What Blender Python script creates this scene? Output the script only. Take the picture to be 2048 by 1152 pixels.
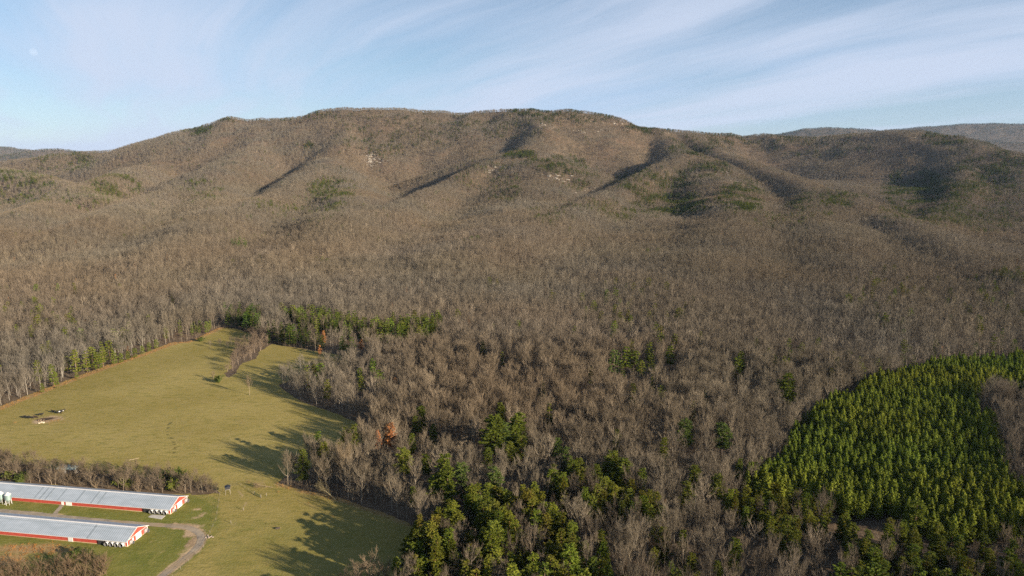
import bpy, bmesh, math, random
import numpy as np
from mathutils import Vector, Matrix
from mathutils.geometry import delaunay_2d_cdt

for o in list(bpy.data.objects):
    bpy.data.objects.remove(o)
SC = bpy.context.scene
COL = SC.collection
R = math.radians

# ------------------------------------------------------------------ camera, world, sun, exposure
FPX, PITCH, HC = 1365.0, R(10.2), 150.0
cam_d = bpy.data.cameras.new('camera')
cam = bpy.data.objects.new('camera', cam_d)
COL.objects.link(cam)
cam.location = (0, 0, HC)
cam.rotation_euler = (R(90) - PITCH, 0, 0)
cam_d.sensor_width = 36
cam_d.lens = 36 * FPX / 2048
cam_d.clip_start = 1
cam_d.clip_end = 60000
SC.camera = cam

HAZE_D = 1.15e-5
SUN_EL, SUN_AZ = R(15.5), R(122)          # azimuth clockwise from +Y: behind the camera, to the right
SUN_DIR = Vector((math.sin(SUN_AZ) * math.cos(SUN_EL), math.cos(SUN_AZ) * math.cos(SUN_EL), math.sin(SUN_EL)))
sun_d = bpy.data.lights.new('sun', 'SUN')
sun_d.energy = 5.0
sun_d.angle = R(0.5)
sun_d.color = (1.0, 0.85, 0.66)
sun = bpy.data.objects.new('sun', sun_d)
COL.objects.link(sun)
sun.rotation_euler = SUN_DIR.to_track_quat('Z', 'Y').to_euler()
sun.location = (300, -200, 400)

SC.view_settings.view_transform = 'Standard'
SC.view_settings.look = 'None'
SC.view_settings.exposure = 1.32
SC.view_settings.gamma = 1.0
SC.view_settings.use_curve_mapping = False
SC.render.engine = 'CYCLES'
SC.cycles.max_bounces = 5
SC.cycles.diffuse_bounces = 2
SC.cycles.glossy_bounces = 2
SC.cycles.transmission_bounces = 3
SC.cycles.transparent_max_bounces = 8
SC.cycles.volume_bounces = 0
SC.cycles.use_denoising = False
SC.cycles.denoiser = 'OPENIMAGEDENOISE'
SC.cycles.denoising_input_passes = 'RGB_ALBEDO_NORMAL'
SC.cycles.denoising_prefilter = 'ACCURATE'
SC.cycles.caustics_reflective = False
SC.cycles.caustics_refractive = False


class NT:
    """small helper to write node trees"""
    def __init__(s, tree):
        s.t = tree
    def n(s, kind, ins=None, **props):
        nd = s.t.nodes.new(kind)
        for k, v in props.items():
            setattr(nd, k, v)
        for k, v in (ins or {}).items():
            sock = nd.inputs[k]
            if hasattr(v, 'is_output'):
                s.t.links.new(v, sock)
            else:
                sock.default_value = v
        return nd
    def math(s, op, a, b=0.0, c=None, clamp=False):
        ins = {0: a, 1: b}
        if c is not None:
            ins[2] = c
        return s.n('ShaderNodeMath', ins, operation=op, use_clamp=clamp).outputs[0]
    def vmath(s, op, a, b=(0, 0, 0)):
        nd = s.n('ShaderNodeVectorMath', {0: a, 1: b}, operation=op)
        return nd.outputs['Value'] if op in ('DOT_PRODUCT', 'LENGTH') else nd.outputs[0]
    def mix(s, f, a, b, mode='MIX'):
        nd = s.n('ShaderNodeMix', None, data_type='RGBA', blend_type=mode, clamp_factor=True)
        for i, v in ((0, f), (6, a), (7, b)):
            if hasattr(v, 'is_output'):
                s.t.links.new(v, nd.inputs[i])
            else:
                nd.inputs[i].default_value = v if i == 0 or len(v) == 4 else (*v, 1)
        return nd.outputs[2]
    def noise(s, vec, scale, detail=4, rough=0.55, dist=0.0):
        return s.n('ShaderNodeTexNoise', {'Vector': vec, 'Scale': scale, 'Detail': detail, 'Roughness': rough, 'Distortion': dist}).outputs[0]
    def ramp(s, f, lo, hi):
        return s.n('ShaderNodeMapRange', {0: f, 1: lo, 2: hi, 3: 0.0, 4: 1.0}, interpolation_type='SMOOTHSTEP').outputs[0]


world = bpy.data.worlds.new('World')
SC.world = world
world.use_nodes = True
world.node_tree.nodes.clear()
w = NT(world.node_tree)
sky = w.n('ShaderNodeTexSky', sky_type='NISHITA', sun_disc=False, sun_elevation=SUN_EL, sun_rotation=SUN_AZ,
          altitude=300, air_density=1.0, dust_density=0.15, ozone_density=2.5)
tc = w.n('ShaderNodeTexCoord')
sx = w.n('ShaderNodeSeparateXYZ', {0: tc.outputs['Generated']})
zc = w.math('MAXIMUM', w.math('ADD', sx.outputs[2], 0.10), 0.04)
pl = w.n('ShaderNodeCombineXYZ', {0: w.math('DIVIDE', sx.outputs[0], zc), 1: w.math('DIVIDE', sx.outputs[1], zc), 2: 0.0}).outputs[0]
# cirrus drawn out in long streaks on a high sheet
rot = w.n('ShaderNodeVectorRotate', {0: pl, 'Axis': (0, 0, 1), 'Angle': R(-122)}, rotation_type='AXIS_ANGLE').outputs[0]
warp = w.n('ShaderNodeTexNoise', {'Vector': rot, 'Scale': 0.5, 'Detail': 2}).outputs[1]
rotw = w.vmath('ADD', rot, w.vmath('MULTIPLY', w.vmath('SUBTRACT', warp, (0.5, 0.5, 0.5)), (1.6, 0.9, 0)))
st = w.vmath('MULTIPLY', rotw, (0.16, 0.95, 1))
c1 = w.noise(st, 1.0, 6, 0.52)
c2 = w.noise(w.vmath('MULTIPLY', rotw, (0.36, 2.6, 1)), 1.0, 8, 0.68)
big = w.noise(pl, 0.28, 2, 0.5)
cl = w.math('ADD', w.math('MULTIPLY', c1, 0.74), w.math('MULTIPLY', c2, 0.26))
cl = w.math('ADD', cl, w.math('MULTIPLY', w.math('SUBTRACT', big, 0.5), 0.35))
CLOUD_LO, CLOUD_HI = 0.37, 0.61
cm = w.ramp(cl, CLOUD_LO, CLOUD_HI)
# unseen sheet overhead thinned to cut fill light; sight lines cross less of it
cm = w.math('MULTIPLY', cm, w.math('DIVIDE', 0.24, w.math('ADD', w.math('MAXIMUM', sx.outputs[2], 0.0), 0.06), clamp=True))
cm = w.math('MULTIPLY', cm, 0.85)
veil = w.ramp(sx.outputs[2], 0.34, -0.02)                # thin pale veil that thickens towards the horizon
skyb = w.mix(w.math('MULTIPLY', veil, w.math('ADD', 0.50, w.math('MULTIPLY', w.ramp(big, 0.40, 0.62), 0.38))), sky.outputs[0], (3.75, 5.05, 7.4))
skyc = w.mix(cm, skyb, (5.15, 5.75, 7.1))
bg = w.n('ShaderNodeBackground', {'Color': skyc, 'Strength': 0.05})
wo = w.n('ShaderNodeOutputWorld', {'Surface': bg.outputs[0]})
# ------------------------------------------------------------------ terrain
K = 1.25                                        # the height field is written for a camera at 120 and scaled to 150
def hash2(ix, iy, seed):
    h = (ix.astype(np.int64) * 374761393 + iy.astype(np.int64) * 668265263 + seed * 1442695041) & 0xffffffff
    h = ((h ^ (h >> 13)) * 1274126177) & 0xffffffff
    return ((h ^ (h >> 16)) & 0xffffff) / float(0xffffff)
def vnoise(x, y, seed=0):
    x0, y0 = np.floor(x), np.floor(y)
    fx, fy = x - x0, y - y0
    fx = fx * fx * fx * (fx * (fx * 6 - 15) + 10)
    fy = fy * fy * fy * (fy * (fy * 6 - 15) + 10)
    a, b = hash2(x0, y0, seed), hash2(x0 + 1, y0, seed)
    c, d = hash2(x0, y0 + 1, seed), hash2(x0 + 1, y0 + 1, seed)
    return (a * (1 - fx) + b * fx) * (1 - fy) + (c * (1 - fx) + d * fx) * fy
def fbm(x, y, octs=4, seed=0):
    s, a, t = 0, 1.0, 0
    for i in range(octs):
        s = s + a * vnoise(x * 2 ** i, y * 2 ** i, seed + i * 17)
        t += a
        a *= 0.5
    return s / t
def ray(u, v):
    cx, cy = (u - 1024) / FPX, (576 - v) / FPX
    return np.stack([cx, math.cos(PITCH) + cy * math.sin(PITCH), -math.sin(PITCH) + cy * math.cos(PITCH)], -1)
def ridge_pts(pts, drop=13.0):
    p = np.array(pts, float)
    m = p[:, 2] == 0                             # distance that keeps a falling crest just above the apron
    p[m, 2] = np.interp(p[m, 1], [330, 345, 368, 385, 402, 415, 432, 450, 462, 480, 495, 530, 580], [1960, 1880, 1700, 1520, 1330, 1210, 1080, 980, 920, 850, 800, 700, 590])
    d = ray(p[:, 0], p[:, 1])
    t = p[:, 2] / d[:, 1]
    P = d * t[:, None]
    P[:, 2] += 120 - drop
    return P
# (photo column, photo row, distance) along every crest; slope, rounding of the crest
RIDGES = [
    ([(-500,355,2700),(0,322,2800),(150,306,2850),(270,294,2900),(340,278,2950),(400,249,3000),(440,236,3000),(520,229,3000),(600,225,3000),(700,217,3000),(790,212,3000),(860,217,3000),(920,224,2950),(1000,222,2900),(1065,216,2850),(1130,221,2850),(1200,228,2900),(1270,244,2950),(1330,257,3000),(1380,264,3050),(1450,268,3100),(1530,269,3100),(1620,267,3000),(1700,265,2900),(1830,259,2700),(1880,265,2600),(1950,288,2400),(2048,313,2200),(2150,350,2000),(2300,390,1800)], .40, 60),
    # the spurs: every crest runs down from the ridge on to the apron above the fields
    ([(1065,216,2850),(1080,250,2500),(1045,298,2150),(960,330,0),(880,368,0),(800,402,0),(720,432,0),(650,462,0),(580,495,0),(520,535,0)], .60, 30),
    ([(1045,298,2150),(1075,318,2030),(1085,355,1830),(1075,395,1450),(1030,440,1060),(960,480,0),(900,520,0)], .36, 110),
    ([(1300,251,2950),(1340,275,2550),(1375,302,2230),(1300,340,0),(1215,380,0),(1130,420,0),(1040,458,0),(950,500,0),(870,545,0)], .60, 30),
    ([(1375,302,2230),(1425,338,0),(1475,380,0),(1490,425,0),(1460,475,0),(1420,530,0)], .44, 70),
    ([(1345,259,3000),(1430,286,2540),(1500,318,2280),(1600,355,0),(1700,392,0),(1800,432,0),(1900,478,0),(2000,530,0),(2090,580,0)], .58, 34),
    ([(1860,266,2600),(1920,318,2300),(1935,358,1900),(1915,395,1550),(1880,432,1200),(1860,470,0)], .62, 34),
    ([(2048,313,2200),(2070,365,1880),(2110,420,1400)], .32, 130),
    ([(700,217,3000),(700,265,2600),(665,312,2270),(620,342,0),(550,380,0),(470,418,0),(390,455,0),(310,495,0),(250,535,0)], .54, 38),
    ([(660,328,2150),(700,372,1800),(690,415,0),(650,455,0)], .46, 70),
    ([(520,229,3000),(510,288,2500),(430,336,0),(360,366,0),(270,402,0),(180,438,0),(100,475,0)], .54, 38),
    ([(400,345,0),(430,375,0),(415,415,0),(360,450,0)], .46, 60),
    ([(340,278,2950),(310,318,2470),(230,348,0),(140,384,0),(40,424,0),(-60,465,0)], .54, 38),
    ([(-400,330,2100),(-100,330,2050),(0,336,2000),(60,346,0),(130,366,0),(190,396,0)], .5, 45),
    ([(1650,380,1560),(1640,425,0),(1680,475,0),(1720,530,0)], .40, 70),
    ([(-500,262,11000),(-100,282,11000),(0,292,11000),(60,299,11000),(160,312,11000),(400,330,11000)], .28, 160),
    ([(-60,312,7600),(60,303,7600),(110,296,7600),(170,303,7600),(260,318,7400)], .3, 130),
    ([(1380,280,9500),(1560,268,9500),(1620,256,9500),(1660,254,9500),(1720,257,9500),(1800,268,9500)], .3, 150),
    ([(1700,268,10500),(1850,252,10500),(1900,249,10500),(1980,246,10500),(2048,248,10400),(2400,262,10300)], .3, 150),
    ([(1880,285,7800),(1960,282,7600),(2048,286,7400),(2300,290,7200)], .3, 120),
]
def height120(x, y):
    shp = x.shape
    x, y = x.ravel(), y.ravel()
    yy = np.clip(y + 0.10 * x, -400, 12000)
    base = sum(np.interp(yy + q, [-400, 420, 620, 850, 1200, 1500, 1900, 2400, 4000, 12000], [-3, 0, 1.5, 3.5, 7, 13, 32, 56, 60, 40]) for q in (-120, -60, 0, 60, 120)) / 5 * np.clip((yy - 380) / 120, 0, 1) + np.clip(yy - 420, -800, 0) * .003
    acc = [base]
    for pts, s, rr in RIDGES:
        P = ridge_pts(pts)
        best = np.full(x.shape, -1e4)
        for a, b in zip(P[:-1], P[1:]):
            ab = b - a
            t = np.clip(((x - a[0]) * ab[0] + (y - a[1]) * ab[1]) / (ab[0] ** 2 + ab[1] ** 2), 0, 1)
            dx, dy = x - a[0] - t * ab[0], y - a[1] - t * ab[1]
            r = np.sqrt(dx * dx + dy * dy + rr * rr) - rr
            best = np.maximum(best, a[2] + t * ab[2] - s * r)
        acc.append(best)
    A = np.stack(acc) / 5.0
    m = A.max(0)
    z = 5.0 * (m + np.log(np.exp(A - m).sum(0)))
    up = np.clip((z - 35) / 90, 0, 1)
    wx, wy = x + 60 * (vnoise(x / 300, y / 300, 5) - .5), y + 60 * (vnoise(x / 300, y / 300, 6) - .5)
    rid = 1 - np.abs(2 * fbm(wx / 260, wy / 330, 3, 3) - 1)
    z = z + up * (32 * (rid - 0.72) + 9 * (fbm(x / 60, y / 60, 3, 9) - .5))
    far = np.clip((y - 450) / 300, 0, 1)
    z = z + far * 11.0 * (fbm((x + .25 * y) / 95, y / 260, 3, 21) - .5) * (1 - up)
    z = z + 1.1 * (vnoise(x / 95, y / 95, 31) - .5)
    return z.reshape(shp)
Y0 = 260.0
TY = np.concatenate([np.arange(-200, 760, 4.5), np.arange(760, 1500, 8), np.arange(1500, 4400, 13), np.geomspace(4400, 16500, 130)])
TU = np.linspace(-1.35, 1.35, 460)
GY, GU = np.meshgrid(TY, TU, indexing='ij')
GX = GU * (GY + Y0)
GZ = K * height120(GX / K, GY / K)
def zat(x, y):
    x, y = np.asarray(x, float), np.asarray(y, float)
    fy = np.clip(np.interp(y, TY, np.arange(len(TY))), 0, len(TY) - 1.001)
    fu = np.clip((x / (y + Y0) - TU[0]) / (TU[1] - TU[0]), 0, len(TU) - 1.001)
    iy, iu = fy.astype(int), fu.astype(int)
    a, b = fy - iy, fu - iu
    return (GZ[iy, iu] * (1 - a) * (1 - b) + GZ[iy, iu + 1] * (1 - a) * b + GZ[iy + 1, iu] * a * (1 - b) + GZ[iy + 1, iu + 1] * a * b)
_T = np.geomspace(120, 15000, 800)
def ground(u, v, h=0.0):
    """points of the terrain seen at the photo's pixel (u, v); h looks at things that stand h above it"""
    u, v = np.atleast_1d(np.asarray(u, float)), np.atleast_1d(np.asarray(v, float))
    d = ray(u, v)
    P = d[:, None, :] * _T[None, :, None]
    diff = P[..., 2] + HC - zat(P[..., 0], P[..., 1]) - h
    hit = np.argmax(diff < 0, 1)
    hit[~(diff < 0).any(1)] = len(_T) - 1
    i = np.arange(len(u))
    h0 = np.maximum(hit - 1, 0)
    a, b = diff[i, h0], diff[i, hit]
    f = np.where(a - b > 1e-9, a / (a - b + 1e-12), 0).clip(0, 1)
    t = _T[h0] * (1 - f) + _T[hit] * f
    p = d * t[:, None]
    return np.stack([p[:, 0], p[:, 1], zat(p[:, 0], p[:, 1])], -1)
def g1(u, v, h=0.0):
    return ground([u], [v], h)[0]
def project(x, y, z):
    cz = math.cos(PITCH) * y - math.sin(PITCH) * (z - HC)
    cy = math.sin(PITCH) * y + math.cos(PITCH) * (z - HC)
    cz = np.maximum(cz, 1)
    return 1024 + FPX * x / cz, 576 - FPX * cy / cz
def inpoly(x, y, poly):
    poly = np.asarray(poly, float)
    x, y = np.asarray(x, float), np.asarray(y, float)
    c = np.zeros(x.shape, bool)
    x1, y1 = poly[-1]
    for x2, y2 in poly:
        m = (y1 > y) != (y2 > y)
        c ^= m & (x < (x2 - x1) * (y - y1) / (y2 - y1 + 1e-12) + x1)
        x1, y1 = x2, y2
    return c

# ------------------------------------------------------------------ object helpers
def mesh_obj(name, V, Fc, mats, parent=None, matidx=None, smooth=False):
    me = bpy.data.meshes.new(name)
    me.from_pydata([tuple(map(float, p)) for p in V] if not isinstance(V, np.ndarray) else V.tolist(), [], Fc if isinstance(Fc, list) else Fc.tolist())
    for m in (mats if isinstance(mats, (list, tuple)) else [mats]):
        me.materials.append(m)
    if matidx is not None:
        me.polygons.foreach_set('material_index', np.asarray(matidx, np.int32))
    if smooth:
        me.polygons.foreach_set('use_smooth', np.ones(len(me.polygons), bool))
    me.update()
    o = bpy.data.objects.new(name, me)
    COL.objects.link(o)
    if parent:
        o.parent = parent
    return o
def tag(o, label=None, cat=None, group=None, kind=None):
    for k, v in (('label', label), ('category', cat), ('group', group), ('kind', kind)):
        if v:
            o[k] = v
    return o
def thing(name, label, cat, loc=(0, 0, 0), rz=0.0, group=None):
    o = bpy.data.objects.new(name, None)
    o.empty_display_size = 0.5
    COL.objects.link(o)
    o.location = loc
    o.rotation_euler = (0, 0, rz)
    return tag(o, label, cat, group)
def material(name, rough=0.8, spec=0.3):
    m = bpy.data.materials.new(name)
    m.use_nodes = True
    m.node_tree.nodes.clear()
    nt = NT(m.node_tree)
    b = nt.n('ShaderNodeBsdfPrincipled', {'Roughness': rough, 'Specular IOR Level': spec})
    nt.n('ShaderNodeOutputMaterial', {'Surface': b.outputs[0]})
    return m, nt, b
def flat_mat(name, col, rough=0.7, spec=0.3, var=0.12, scale=1.5, metal=0.0, bump=0.0, bscale=20):
    m, nt, b = material(name, rough, spec)
    pos = nt.n('ShaderNodeTexCoord').outputs['Object']
    f = nt.noise(pos, scale, 5, 0.6)
    c = nt.mix(nt.ramp(f, 0.3, 0.7), tuple(x * (1 - var) for x in col), tuple(min(1, x * (1 + var)) for x in col))
    nt.t.links.new(c, b.inputs['Base Color'])
    b.inputs['Metallic'].default_value = metal
    if bump:
        bp = nt.n('ShaderNodeBump', {'Strength': bump, 'Distance': 0.05, 'Height': nt.noise(pos, bscale, 4, 0.6)})
        nt.t.links.new(bp.outputs[0], b.inputs['Normal'])
    return m

# ------------------------------------------------------------------ the ground sheet
def leaf_litter():
    m, nt, b = material('leaf_litter', 0.9, 0.15)
    pos = nt.n('ShaderNodeNewGeometry').outputs['Position']
    f1 = nt.noise(pos, 0.02, 5, 0.6)
    f2 = nt.noise(pos, 0.35, 5, 0.7)
    f3 = nt.noise(pos, 0.006, 3, 0.5)
    c = nt.mix(nt.ramp(f1, 0.3, 0.7), (0.088, 0.063, 0.040), (0.120, 0.088, 0.057))
    c = nt.mix(nt.ramp(f2, 0.42, 0.75), c, (0.18, 0.13, 0.085))
    c = nt.mix(nt.math('MULTIPLY', nt.ramp(f2, 0.5, 0.3), 0.6), c, (0.062, 0.044, 0.031))
    c = nt.mix(nt.math('MULTIPLY', nt.ramp(f3, 0.5, 0.7), 0.5), c, (0.14, 0.09, 0.06))
    nt.t.links.new(c, b.inputs['Base Color'])
    bp = nt.n('ShaderNodeBump', {'Strength': 0.6, 'Distance': 0.6, 'Height': f2})
    nt.t.links.new(bp.outputs[0], b.inputs['Normal'])
    return m
M_LITTER = leaf_litter()
ny, nu = GX.shape
gv = np.stack([GX, GY, GZ], -1).reshape(-1, 3)
idx = np.arange(ny * nu).reshape(ny, nu)
gf = np.stack([idx[:-1, :-1], idx[:-1, 1:], idx[1:, 1:], idx[1:, :-1]], -1).reshape(-1, 4)
me = bpy.data.meshes.new('ground')
me.vertices.add(len(gv)); me.vertices.foreach_set('co', gv.astype(np.float32).ravel())
me.loops.add(gf.size); me.loops.foreach_set('vertex_index', gf.astype(np.int32).ravel())
me.polygons.add(len(gf)); me.polygons.foreach_set('loop_start', np.arange(0, gf.size, 4, dtype=np.int32))
me.polygons.foreach_set('use_smooth', np.ones(len(gf), bool))
me.materials.append(M_LITTER)
me.update(); me.validate()
ground_ob = bpy.data.objects.new('ground', me)
COL.objects.link(ground_ob)
tag(ground_ob, kind='structure')
# ------------------------------------------------------------------ plants: materials
def bark_mat(name, a, bcol, rough=0.9):
    m, nt, b = material(name, rough, 0.1)
    g = nt.n('ShaderNodeNewGeometry')
    f = nt.noise(g.outputs['Position'], 1.3, 3, 0.6)
    c = nt.mix(f, a, bcol)
    t = nt.n('ShaderNodeAttribute', attribute_type='INSTANCER', attribute_name='tint')
    c = nt.mix(1.0, c, t.outputs['Color'], 'MULTIPLY')
    nt.t.links.new(c, b.inputs['Base Color'])
    return m
def leaf_mat(name, a, bcol, trans=0.25, scale=0.9):
    m = bpy.data.materials.new(name)
    m.use_nodes = True
    m.node_tree.nodes.clear()
    nt = NT(m.node_tree)
    g = nt.n('ShaderNodeNewGeometry')
    f = nt.math('ADD', nt.math('MULTIPLY', nt.noise(g.outputs['Position'], scale, 3, 0.6), 0.7), nt.math('MULTIPLY', g.outputs['Random Per Island'], 0.3))
    c = nt.mix(nt.ramp(f, 0.25, 0.75), a, bcol)
    t = nt.n('ShaderNodeAttribute', attribute_type='INSTANCER', attribute_name='tint')
    c = nt.mix(1.0, c, t.outputs['Color'], 'MULTIPLY')
    d = nt.n('ShaderNodeBsdfDiffuse', {'Color': c, 'Roughness': 0.5})
    tr = nt.n('ShaderNodeBsdfTranslucent', {'Color': c})
    mx = nt.n('ShaderNodeMixShader', {0: trans, 1: d.outputs[0], 2: tr.outputs[0]})
    nt.n('ShaderNodeOutputMaterial', {'Surface': mx.outputs[0]})
    return m
M_BARK = bark_mat('pale_bark', (0.155, 0.130, 0.100), (0.27, 0.235, 0.185))
M_TWIG = bark_mat('twigs', (0.108, 0.088, 0.063), (0.162, 0.135, 0.099))
M_PBARK = bark_mat('pine_bark', (0.13, 0.09, 0.065), (0.20, 0.14, 0.10))
M_NEEDLE = leaf_mat('pine_needles', (0.085, 0.112, 0.024), (0.165, 0.186, 0.042))
M_YOUNG = leaf_mat('young_needles', (0.096, 0.130, 0.026), (0.185, 0.208, 0.043), .3)
M_LEAFY = leaf_mat('leaves', (0.07, 0.08, 0.022), (0.12, 0.125, 0.04))
M_RUST = leaf_mat('rust_leaves', (0.40, 0.17, 0.06), (0.52, 0.26, 0.10))
M_DRY = leaf_mat('dry_grass', (0.30, 0.20, 0.085), (0.44, 0.32, 0.15), 0.35, 0.5)

# ------------------------------------------------------------------ plants: shapes
class PB:
    """collects triangles and quads"""
    def __init__(s):
        s.V, s.F = [], []
    def tube(s, pts, rad, sides=4):
        base = len(s.V)
        n = len(pts)
        for i, p in enumerate(pts):
            p = Vector(p)
            d = Vector(pts[min(i + 1, n - 1)]) - Vector(pts[max(i - 1, 0)])
            if d.length < 1e-6:
                d = Vector((0, 0, 1))
            d.normalize()
            a = d.orthogonal().normalized()
            b = d.cross(a)
            for k in range(sides):
                t = 2 * math.pi * k / sides
                s.V.append(tuple(p + (a * math.cos(t) + b * math.sin(t)) * rad[i]))
        for i in range(n - 1):
            for k in range(sides):
                q, r_ = base + i * sides, base + (i + 1) * sides
                s.F.append((q + k, q + (k + 1) % sides, r_ + (k + 1) % sides, r_ + k))
    def blade(s, p, q, wd, rnd):
        p, q = Vector(p), Vector(q)
        d = q - p
        side = d.cross(Vector((rnd.gauss(0, 1), rnd.gauss(0, 1), rnd.gauss(0, 1))))
        if side.length < 1e-6:
            side = Vector((1, 0, 0))
        side = side.normalized() * wd * 0.5
        b = len(s.V)
        s.V += [tuple(p - side), tuple(p + side), tuple(q)]
        s.F.append((b, b + 1, b + 2))
    def spray(s, p, d, ln, wd, nrm):
        side = d.cross(nrm)
        if side.length < 1e-6:
            side = d.orthogonal()
        side = side.normalized() * wd * .5
        i = len(s.V)
        s.V += [tuple(p - d * ln * .15), tuple(p + d * ln * .4 + side), tuple(p + d * ln), tuple(p + d * ln * .4 - side)]
        s.F.append((i, i + 1, i + 2, i + 3))
    def tri(s, c, size, nrm, rnd):
        n = Vector(nrm)
        if n.length < 1e-6:
            n = Vector((0, 0, 1))
        n.normalize()
        a = n.orthogonal().normalized()
        a.rotate(Matrix.Rotation(rnd.uniform(0, 6.283), 3, n))
        b = n.cross(a)
        c = Vector(c)
        i = len(s.V)
        l, w_ = size * rnd.uniform(.75, 1.25), size * rnd.uniform(.3, .55)
        s.V += [tuple(c - a * l * .5 - b * w_), tuple(c + a * l * .6), tuple(c - a * l * .4 + b * w_)]
        s.F.append((i, i + 1, i + 2))
def rdir(rnd, el, az):
    return Vector((math.cos(el) * math.cos(az), math.cos(el) * math.sin(az), math.sin(el)))

def bare_shape(seed, H=20.0, near=True, spread=1.0, crown0=0.38):
    """trunk part, crown part: steep limbs that fan upwards into fine brush"""
    rnd = random.Random(seed)
    T, C = PB(), PB()
    r0 = 0.24 if near else 0.27
    lean = Vector((rnd.uniform(-.05, .05), rnd.uniform(-.05, .05), 0))
    tp = []
    for i in range(6 if near else 4):
        f = i / (5 if near else 3)
        tp.append(Vector((rnd.uniform(-.3, .3) * f, rnd.uniform(-.3, .3) * f, 0)) + lean * H * f + Vector((0, 0, H * 0.80 * f)))
    tp[0] = Vector((0, 0, -0.5))
    def tpos(f):
        x = f * (len(tp) - 1)
        i = min(int(x), len(tp) - 2)
        return tp[i].lerp(tp[i + 1], x - i)
    T.tube(tp, [r0 * (1 - 0.82 * i / (len(tp) - 1)) for i in range(len(tp))], 6 if near else 3)
    nl = rnd.randint(11, 14) if near else 9
    tw, tl = (0.038, 1.6) if near else (0.105, 2.5)
    az = rnd.uniform(0, 6.28)
    up = Vector((0, 0, 1))
    for i in range(nl):
        f = crown0 + (0.98 - crown0) * (i + rnd.uniform(0, .7)) / nl
        az += 2.4 + rnd.uniform(-.5, .5)
        p0 = tpos(min(f, 1.0))
        L = min(H * rnd.uniform(.30, .46) * (1.12 - 0.45 * (f - crown0) / (1 - crown0)), (H * 1.02 - p0.z) * 1.15)
        el = R(rnd.uniform(34, 60) + 15 * (f - crown0) - 14 * (spread - 1))
        pts, d = [p0], rdir(rnd, el, az)
        for k in range(3):
            d = (d + Vector((rnd.uniform(-.16, .16), rnd.uniform(-.16, .16), .16 + .1 * k))).normalized()
            pts.append(pts[-1] + d * L / 3)
        rr = r0 * rnd.uniform(.34, .55) * (1.1 - .5 * f)
        (T if near else C).tube(pts, [rr, rr * .75, rr * .5, rr * .2], 4 if near else 3)
        ns = 8 if near else 5
        for j in range(ns):
            g = .22 + .76 * (j + rnd.random()) / ns
            x = g * 3
            a = min(int(x), 2)
            q0 = pts[a].lerp(pts[a + 1], min(x - a, 1))
            sd = (d * .75 + rdir(rnd, R(rnd.uniform(0, 65)), rnd.uniform(0, 6.28)) * .8 + up * .15).normalized()
            SL = L * rnd.uniform(.28, .5)
            q1 = q0 + sd * SL * .5
            q2 = q1 + (sd + Vector((rnd.uniform(-.2, .2), rnd.uniform(-.2, .2), .4))).normalized() * SL * .5
            if near:
                C.tube([q0, q1, q2], [.06, .038, .015], 3)
            else:
                C.blade(q0, q2, .15, rnd)
            nt_ = 13 if near else 5
            for k in range(nt_):
                h = .15 + .85 * (k + rnd.random()) / nt_
                s0 = q0.lerp(q1, h * 2) if h < .5 else q1.lerp(q2, h * 2 - 1)
                td = (sd * .8 + rdir(rnd, R(rnd.uniform(10, 85)), rnd.uniform(0, 6.28)) * .8 + up * .2).normalized()
                e = s0 + td * tl * rnd.uniform(.6, 1.3)
                C.blade(s0, e, tw, rnd)
                if near:
                    for _ in range(2):
                        m_ = s0.lerp(e, rnd.uniform(.25, .7))
                        C.blade(m_, m_ + (td + rdir(rnd, R(rnd.uniform(0, 85)), rnd.uniform(0, 6.28)) * .6).normalized() * tl * rnd.uniform(.35, .75), tw * .75, rnd)
    return T, C
def sapling_shape(seed):
    """understory brush: a clutch of thin stems"""
    rnd = random.Random(seed)
    C = PB()
    for i in range(7):
        p = Vector((rnd.gauss(0, 1.3), rnd.gauss(0, 1.3), -.2))
        L = rnd.uniform(2.2, 5.5)
        q = p + Vector((rnd.gauss(0, .5), rnd.gauss(0, .5), L))
        C.blade(p, q, .12, rnd)
        for k in range(7):
            m_ = p.lerp(q, rnd.uniform(.25, .9))
            C.blade(m_, m_ + rdir(rnd, R(rnd.uniform(25, 80)), rnd.uniform(0, 6.28)) * rnd.uniform(.7, 1.7), .06, rnd)
    return C
def young_pine_shape(seed, H=12.0, near=True):
    """a planted conifer: pointed crown of short upswept sprays"""
    rnd = random.Random(seed)
    T, C = PB(), PB()
    T.tube([(0, 0, -.4), (0, 0, H * .5), (rnd.uniform(-.1, .1), rnd.uniform(-.1, .1), H * .97)], [.16, .10, .02], 5 if near else 3)
    lv = 16 if near else 9
    R0 = rnd.uniform(2.3, 2.9)
    for i in range(lv):
        f = .10 + .90 * i / (lv - 1)
        rad = R0 * (1 - f) ** .75 * min(1, .6 + f * 1.6) + .10
        nb = (8 if near else 6) if f < .8 else 5
        a0 = rnd.uniform(0, 6.28)
        for k in range(nb):
            a = a0 + 6.283 * k / nb + rnd.uniform(-.3, .3)
            L = rad * rnd.uniform(.6, 1.25)
            z0 = H * f + rnd.uniform(-.3, .3)
            ca, sa = math.cos(a), math.sin(a)
            for j in range(2 if near else 1):
                g = .55 + .45 * j if near else rnd.uniform(.65, 1)
                c = Vector((ca * L * g, sa * L * g, z0 + L * g * .35))
                for q in range(4 if near else 3):
                    cc = c + Vector((rnd.gauss(0, .17), rnd.gauss(0, .17), rnd.gauss(0, .2)))
                    n = Vector((ca + rnd.gauss(0, .35), sa + rnd.gauss(0, .35), .45 + rnd.gauss(0, .3)))
                    C.tri(cc, .62 if near else 1.15, n, rnd)
    for _ in range(6 if near else 3):
        p = Vector((rnd.gauss(0, .06), rnd.gauss(0, .06), H * .93))
        C.blade(p, p + Vector((rnd.gauss(0, .2), rnd.gauss(0, .2), H * .09)), .22, rnd)
    return T, C
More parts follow.
